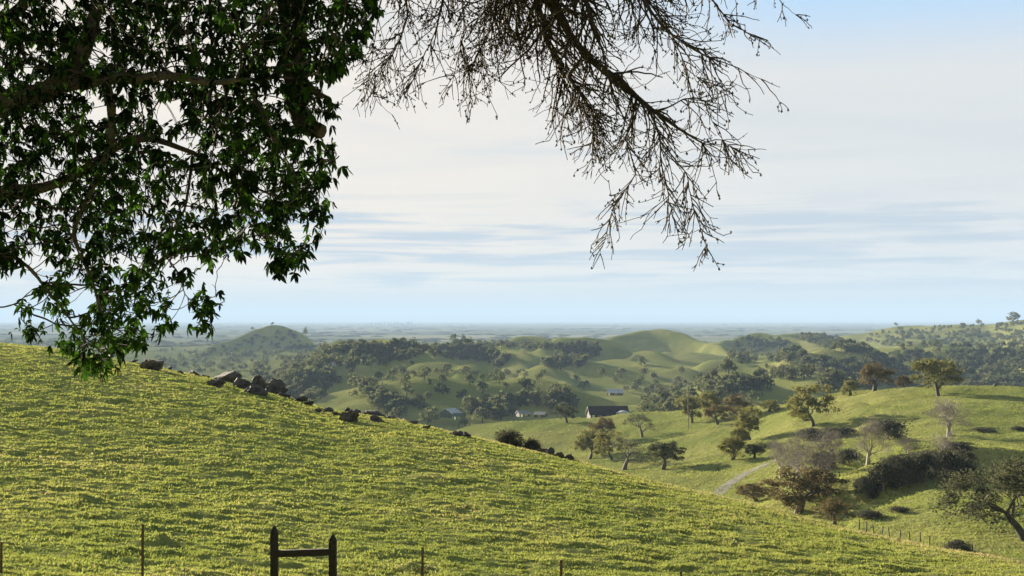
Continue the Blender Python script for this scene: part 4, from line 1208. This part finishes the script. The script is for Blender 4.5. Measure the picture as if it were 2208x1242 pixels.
def bare_oak():
    R = np.random.default_rng(21)
    Y0 = 9.5
    gx = P(-950, 700, 11.0); gz = float(terrain(np.array([gx[0]]), np.array([11.0]), False)[0])
    root = thing('bare_oak', (gx[0], 11.0, gz), 'bare twiggy oak bough with buds hanging down from the top edge', 'tree')
    off = np.array([gx[0], 11.0, gz])
    mains = [
        [(-950, -900, 11, .20), (-300, -700, 10.6, .15), (500, -420, 10, .115), (1000, -230, 9.6, .09), (1180, -40, 9.5, .07), (1218, 60, 9.45, .058), (1255, 128, 9.4, .05), (1330, 160, 9.35, .042), (1375, 205, 9.3, .036), (1412, 240, 9.25, .028), (1470, 270, 9.2, .018), (1520, 300, 9.2, .010)],
        [(1000, -230, 9.6, .06), (1150, -30, 9.7, .045), (1180, 80, 9.8, .034), (1215, 140, 9.8, .026), (1235, 200, 9.8, .02), (1290, 240, 9.9, .013)],
        [(1255, 128, 9.4, .034), (1225, 165, 9.4, .022), (1258, 215, 9.4, .018), (1275, 260, 9.45, .012), (1262, 330, 9.5, .007)],
        [(1000, -230, 9.6, .05), (1240, -60, 9.3, .035), (1285, 60, 9.2, .022), (1300, 120, 9.2, .015), (1310, 180, 9.2, .009)],
        [(1000, -230, 9.6, .04), (1080, -40, 9.9, .03), (1075, 40, 9.9, .02), (1050, 110, 10, .012), (1020, 170, 10, .006)],
        [(1000, -230, 9.6, .04), (1330, -80, 9.0, .03), (1420, 60, 8.9, .018), (1500, 120, 8.9, .012), (1565, 140, 8.9, .007), (1625, 170, 8.9, .004)],
        [(1330, -80, 9.0, .03), (1500, -40, 9.2, .018), (1570, 60, 9.2, .009), (1632, 98, 9.2, .004)],
        [(500, -420, 10, .05), (850, -120, 10.2, .03), (880, 30, 10.2, .014), (850, 120, 10.2, .008), (800, 160, 10.2, .004)],
        [(1330, 160, 9.35, .024), (1400, 235, 9.2, .016), (1420, 300, 9.15, .012), (1428, 380, 9.1, .008), (1440, 460, 9.1, .004)],
        [(1412, 240, 9.25, .020), (1440, 232, 9.2, .011), (1480, 210, 9.2, .008), (1530, 218, 9.2, .006), (1545, 260, 9.2, .005), (1580, 310, 9.2, .004), (1632, 318, 9.2, .003)],
        [(1375, 205, 9.3, .02), (1350, 300, 9.5, .011), (1375, 380, 9.5, .008), (1330, 440, 9.5, .006), (1305, 545, 9.5, .003)],
        [(1420, 300, 9.15, .012), (1480, 370, 9.1, .008), (1500, 450, 9.1, .006), (1528, 540, 9.1, .003)],
        [(1330, -80, 9.0, .02), (1600, -60, 9.2, .01), (1660, -10, 9.2, .005), (1708, 35, 9.2, .003)],
        [(1000, -230, 9.6, .04), (962, -40, 9.8, .022), (940, 60, 9.8, .012), (905, 130, 9.8, .008), (872, 185, 9.8, .004)],
        [(500, -420, 10, .04), (900, -150, 10, .025), (982, -20, 10, .013), (990, 80, 10, .009), (962, 190, 10, .004)],
        [(850, -120, 10.2, .02), (815, 20, 10, .010), (800, 120, 10, .006), (790, 190, 10, .004), (845, 255, 10, .0028)],
        [(1240, -60, 9.3, .03), (1380, -20, 9.1, .016), (1450, 80, 9.1, .010), (1480, 150, 9.1, .006), (1560, 205, 9.1, .003)],
        # thick broken limb reaching down through the leaves
        [(500, -420, 10, .16), (640, -150, 9.3, .13), (634, 0, 9.2, .10), (640, 110, 9.2, .085), (643, 200, 9.2, .075), (650, 255, 9.2, .07), (672, 280, 9.15, .062), (704, 288, 9.1, .054)],
        [(643, 170, 9.2, .05), (672, 195, 9.1, .03), (712, 212, 9.1, .006)],
    ]
    mb = MB(); tb = MB(); seeds = []; sr = []
    for i, m in enumerate(mains):
        p_, r_ = limb(m, 46, R, .004 if i < 17 else .002)
        r_ = r_ * (.50 if i < 17 else 1)
        tube(tb, p_ - off, r_ * (1 + .12 * np.sin(np.arange(46) * 1.7 + i)), 8)
        if i < 17: seeds.append(p_[14:] if i == 0 else p_[6:]); sr.append(r_[14:] if i == 0 else r_[6:])
    # trunk
    tr, rr = limb([(-980, 760, 11, .34), (-960, 400, 11, .28), (-940, -300, 11, .25), (-950, -900, 11, .21)], 20)
    tr[0, 2] = gz - .3
    link('trunk', (lambda b: (tube(b, tr - off, rr, 12), b.mesh('trunk', M_bark, True))[1])(MB()), root)
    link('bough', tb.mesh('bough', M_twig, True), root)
    # shoots: long, nearly straight, kinked twigs leaving the boughs outwards and down, each with shorter side shoots
    BN, BR = [], []
    def shoot(p, d, ln, r, lev):
        n = max(int(ln / .045), 3); pts, rr, q = [p], [r], p
        for i in range(n):
            d = d + R.normal(0, .16, 3) * np.array([1, .8, 1]) + np.array([0, 0, -.035 if lev < 2 else .0]); d = d / np.linalg.norm(d)
            q = q + d * ln / n; pts.append(q); rr.append(max(r * (1 - .55 * (i + 1) / n), .0023))
        pts = np.array(pts); rr = np.array(rr)
        tube(mb, pts - off, rr, 4 if lev < 2 else 3, .5, cap=False)
        BN.append(pts[1:]); BR.append(rr[1:])
        if lev < 3:
            k = int(ln / (.085, .085, .13)[lev] * R.uniform(.7, 1.1))
            for _ in range(k):
                i = R.integers(1, n + 1); a = R.uniform(.45, 1.0)
                pr = np.cross(d, R.normal(0, 1, 3)); pr /= np.linalg.norm(pr) + 1e-9
                e = d * math.cos(a) + pr * math.sin(a)
                e[1] *= .7; e /= np.linalg.norm(e)
                l2 = ln * R.uniform(.25, .55) * (1 - .4 * i / n) if lev < 1 else R.uniform(.04, .17) * (1 if lev < 2 else .5)
                shoot(pts[i], e, max(l2, .03), max(rr[i] * .62, .0028), lev + 1)
    cfg = [(1.0, 64, .70), (.9, 60, .66), (.8, 34, .52), (.9, 58, .6), (1.0, 66, .66), (.9, 40, .52), (.7, 26, .40), (.9, 52, .62), (.8, 36, .46), (.6, 26, .36), (.8, 30, .42), (.8, 24, .38), (.7, 18, .36), (.9, 40, .5), (.9, 40, .5), (.6, 14, .3), (.8, 34, .5)]
    for (s_, cnt, ln), p_, r_, m in zip(cfg, seeds, sr, mains):
        inside = np.array([i for i in range(2, len(p_)) if p_[i][2] < 2.75 and p_[i][0] > -1.1 * 1.0])
        if len(inside) == 0: continue
        for _ in range(int(cnt * 1.1)):
            i = R.choice(inside)
            t_ = p_[min(i + 1, len(p_) - 1)] - p_[i - 1]; t_ /= np.linalg.norm(t_) + 1e-9
            side = R.normal(0, 1, 3); side -= t_ * (side @ t_); side /= np.linalg.norm(side)
            d = t_ * R.uniform(.3, 1.0) + side * R.uniform(.5, 1.0) + np.array([0, 0, -R.uniform(.1, .65)]); d[1] *= .6; d /= np.linalg.norm(d)
            f_ = 1 - .55 * i / len(p_)
            shoot(p_[i], d, ln * f_ * R.uniform(.5, 1.15), max(min(r_[i] * .55, .011 * f_ + .002), .0042), 0)
        # the bough's own tip runs out into a shoot
        t_ = p_[-1] - p_[-3]; t_ /= np.linalg.norm(t_); shoot(p_[-1], t_, .12, .004, 2)
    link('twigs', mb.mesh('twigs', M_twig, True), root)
    N = np.concatenate(BN); r = np.concatenate(BR); ns = 0
    # buds: small swollen knobs along the youngest wood
    bud = np.array([[0, 0, 1.4], [1, 0, 0], [0, 1, 0], [-1, 0, 0], [0, -1, 0], [0, 0, -1.]]); bf = np.array([[0, 1, 2], [0, 2, 3], [0, 3, 4], [0, 4, 1], [5, 2, 1], [5, 3, 2], [5, 4, 3], [5, 1, 4]])
    b = MB()
    cand = [i for i in range(ns, len(N)) if r[i] < .0055]
    for i in cand:
        if R.random() < .24:
            d = R.normal(0, 1, 3); d /= np.linalg.norm(d); s = R.uniform(.004, .0085)
            b.add(bud * s * np.array([1, 1, 1.3]) + N[i] - off + d * .010, bf, R.uniform(0, 1))
    link('buds', b.mesh('buds', M_bud), root)


M_bud = mat_leaf('swelling_bud', rgb(.035, .03, .016), rgb(.09, .085, .03), .15)

CANOPY = [(-160, -200), (830, -200), (815, 20), (800, 80), (775, 130), (742, 150), (722, 165), (700, 190), (728, 235), (700, 300), (730, 335), (738, 360), (712, 405), (716, 440), (700, 480), (705, 520), (665, 555), (648, 585), (610, 570), (590, 540), (560, 535), (525, 525), (500, 555), (470, 575), (438, 570), (425, 545), (390, 560), (350, 560), (335, 590), (355, 640), (372, 690), (372, 715), (345, 735), (318, 760), (285, 765), (250, 770), (252, 805), (200, 820), (165, 800), (150, 770), (112, 748), (125, 735), (170, 722), (160, 690), (120, 700), (82, 655), (95, 615), (110, 585), (90, 545), (60, 560), (40, 590), (-160, 600)]
SPRAYS = [([(378, 600), (412, 590), (422, 612), (410, 628), (385, 622)], 10), ([(432, 640), (470, 635), (484, 655), (455, 690), (440, 715), (418, 708), (425, 680)], 30), ([(420, 715), (428, 715), (428, 725), (420, 725)], 1), ([(442, 710), (450, 710), (450, 730), (442, 730)], 2),
          ([(28, 712), (60, 697), (105, 712), (80, 730), (40, 728)], 14), ([(30, 668), (58, 666), (55, 688), (35, 688)], 6), ([(575, 560), (640, 560), (640, 590), (600, 598), (570, 580)], 16), ([(-20, 545), (20, 540), (45, 575), (5, 595)], 14)]
HOLES = [(355, 246, 46, 34), (385, 322, 44, 26), (214, 246, 26, 36), (208, 105, 14, 30), (108, 368, 30, 16), (600, 217, 22, 14), (408, 408, 24, 22), (47, 160, 24, 16), (130, 8, 30, 16), (362, 141, 14, 16), (155, 45, 12, 12), (270, 45, 12, 12), (536, 48, 14, 10), (337, 377, 20, 14), (367, 448, 22, 14), (165, 512, 24, 18), (250, 560, 22, 22), (182, 650, 30, 36), (650, 505, 20, 10), (20, 640, 40, 24), (195, 135, 18, 12), (38, 25, 18, 12), (690, 255, 18, 10), (520, 250, 14, 14), (70, 265, 16, 12), (470, 330, 18, 10), (690, 60, 16, 14), (120, 420, 34, 10), (300, 480, 16, 12), (560, 420, 14, 10), (440, 120, 10, 12), (590, 330, 16, 10), (250, 320, 16, 18)]


def leafy_tree():
    R = np.random.default_rng(33)
    gx = P(-1050, 700, 9.0); gz = float(terrain(np.array([gx[0]]), np.array([9.0]), False)[0])
    off = np.array([gx[0], 9.0, gz])
    root = thing('leafy_tree', off, 'dark leafy tree overhanging the upper left with drooping hand shaped leaves', 'tree')
    mains = [
        [(-1050, 420, 9, .17), (-500, 330, 9, .13), (-150, 260, 9, .10), (0, 222, 9, .085), (72, 215, 9, .075), (138, 180, 9, .065), (181, 108, 9, .055), (206, 36, 9, .048), (216, -60, 9, .04), (240, -220, 9, .03)],
        [(138, 180, 9, .055), (188, 178, 8.9, .045), (225, 165, 8.8, .040), (290, 172, 8.7, .034), (360, 165, 8.6, .028), (450, 180, 8.5, .020), (540, 170, 8.5, .012)],
        [(225, 165, 8.8, .034), (241, 220, 8.8, .028), (240, 310, 8.8, .022), (200, 400, 8.8, .018), (150, 500, 8.7, .014), (200, 620, 8.7, .010), (215, 740, 8.7, .006)],
        [(-500, 330, 9, .08), (-100, 420, 9.2, .05), (80, 410, 9.2, .04), (150, 385, 9.2, .03), (297, 290, 9.2, .026), (335, 300, 9.2, .024), (362, 315, 9.2, .022), (417, 330, 9.2, .014), (500, 390, 9.2, .010), (600, 430, 9.1, .006)],
        [(362, 315, 9.2, .018), (374, 280, 9.2, .014), (402, 265, 9.2, .012), (470, 250, 9.2, .008)],
        [(297, 330, 9.2, .014), (362, 315, 9.2, .018)],
        [(453, -60, 9.4, .012), (453, 20, 9.4, .011), (458, 130, 9.4, .009), (460, 235, 9.4, .007)],
        [(500, 390, 9.2, .010), (560, 500, 9.1, .007), (620, 560, 9.1, .004)],
        [(417, 330, 9.2, .012), (400, 450, 9.0, .008), (345, 540, 8.9, .006), (380, 580, 8.9, .004), (405, 640, 8.9, .003), (430, 655, 8.9, .0025)],
        [(-150, 260, 9, .06), (-80, 100, 9.3, .05), (40, 20, 9.4, .035), (120, -60, 9.4, .025)],
        [(-100, 420, 9.2, .03), (-20, 520, 9.0, .018), (60, 570, 8.9, .012), (120, 640, 8.9, .008), (180, 720, 8.9, .005)],
        [(-100, 420, 9.2, .02), (-60, 640, 9.0, .008), (10, 655, 9.0, .005), (40, 640, 9.0, .004), (70, 610, 9.0, .003)],
        [(216, -60, 9, .03), (420, -120, 9, .02), (600, -100, 9, .012), (740, -40, 9, .007), (760, 60, 9, .004)],
    ]
    tb = MB(); seeds, sr = [], []
    for i, m in enumerate(mains):
        p_, r_ = limb(m, 40, R, .003)
        tube(tb, p_ - off, r_ * (1 + .1 * np.sin(np.arange(40) * 1.3 + i)), 8)
        k = 10 if i == 0 else 0
        seeds.append(p_[k:]); sr.append(r_[k:])
    tr, rr = limb([(-1070, 800, 9, .28), (-1060, 600, 9, .22), (-1050, 420, 9, .18), (-1000, 0, 9, .14), (-900, -400, 9, .1)], 20)
    tr[0, 2] = gz - .3
    link('trunk', (lambda b: (tube(b, tr - off, rr, 12), b.mesh('trunk', M_bark, True))[1])(MB()), root)
    link('limbs', tb.mesh('limbs', M_bark, True), root)
    # leaf sprig anchors
    x, y = poly_sample(CANOPY, 6900, R)
    k = np.ones(len(x), bool)
    for hx, hy, a, b in HOLES: k &= ((x - hx) / a) ** 2 + ((y - hy) / b) ** 2 > 1
    k &= fbm(x / 60, y / 60, 55, 2) > -.72
    k &= R.random(len(x)) < np.interp(y, [300, 480], [1.0, .82])
    x, y = x[k], y[k]
    D = np.clip(9.1 + R.normal(0, .6, len(x)), 7.8, 11)
    for poly, n in SPRAYS:
        a, b = poly_sample(poly, n, R); x = np.r_[x, a]; y = np.r_[y, b]; D = np.r_[D, R.normal(8.9, .06, n)]
    anch = P(x, y - 10, D)
    N, par, ns = colonize(seeds, anch, .06, 1.2, .07, R, 70, droop=.1, jit=.22)
    mb = MB(); skeleton_tubes(mb, N - off, par, ns, .0026, 2.6, np.concatenate(sr), 4, .018)
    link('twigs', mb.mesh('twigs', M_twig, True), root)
    # every sprig: one or two hand-shaped leaves of five drooping, pointed leaflets
    VV, FF, TT, n = [], [], [], 0
    prof = np.array([[0, .0], [.25, .62], [.5, 1.0], [.75, .7], [1.0, .0]])
    for c in anch:
        for q in range(R.choice([1, 2], p=[.45, .55])):
            st = c + R.normal(0, .025, 3)
            ax = np.array([R.normal(0, .75), R.normal(0, .75), -.9 + R.normal(0, .45)]); ax /= np.linalg.norm(ax)
            u = np.cross(ax, R.normal(0, 1, 3)); u /= np.linalg.norm(u); w_ = np.cross(ax, u)
            nl = R.integers(4, 6); ln = R.uniform(.036, .088); tcl = R.uniform(0, 1) ** (3.2 if c[2] > 1.0 else (2.0 if c[2] > .2 else 1.1))  # lower leaves tinted brighter by height: backlight put into the leaf colour
            for m in range(nl):
                an = (m / (nl - 1) - .5) * 2.3 + R.normal(0, .12)
                d = ax * math.cos(an) + u * math.sin(an) + w_ * R.normal(0, .25); d /= np.linalg.norm(d)
                s_ = np.cross(d, w_ + R.normal(0, .35, 3)); s_ /= np.linalg.norm(s_)
                nn = np.cross(d, s_)
                l = ln * (1 - .32 * abs(an) / 1.15) * R.uniform(.85, 1.15); wd = l * R.uniform(.15, .21)
                p0 = st
                left, right, midl = [], [], []
                for (t, ww) in prof:
                    cen = p0 + d * l * t + np.array([0, 0, -1]) * l * .28 * t * t
                    midl.append(cen); left.append(cen + s_ * wd * ww + nn * wd * .35 * ww); right.append(cen - s_ * wd * ww + nn * wd * .35 * ww)
                V = [midl[0], left[1], midl[1], right[1], left[2], midl[2], right[2], left[3], midl[3], right[3], midl[4]]
                F4 = [[1, 4, 5, 2], [2, 5, 6, 3], [4, 7, 8, 5], [5, 8, 9, 6]]
                F3 = [[0, 1, 2], [0, 2, 3], [7, 10, 8], [8, 10, 9]]
                VV.append(np.array(V)); FF.append((np.array(F3) + n, np.array(F4) + n)); n += 11
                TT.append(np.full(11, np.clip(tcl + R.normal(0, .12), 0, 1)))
    V = np.concatenate(VV) - off
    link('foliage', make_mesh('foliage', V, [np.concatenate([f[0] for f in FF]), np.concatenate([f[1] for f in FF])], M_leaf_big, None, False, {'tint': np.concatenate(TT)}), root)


bare_oak()
leafy_tree()
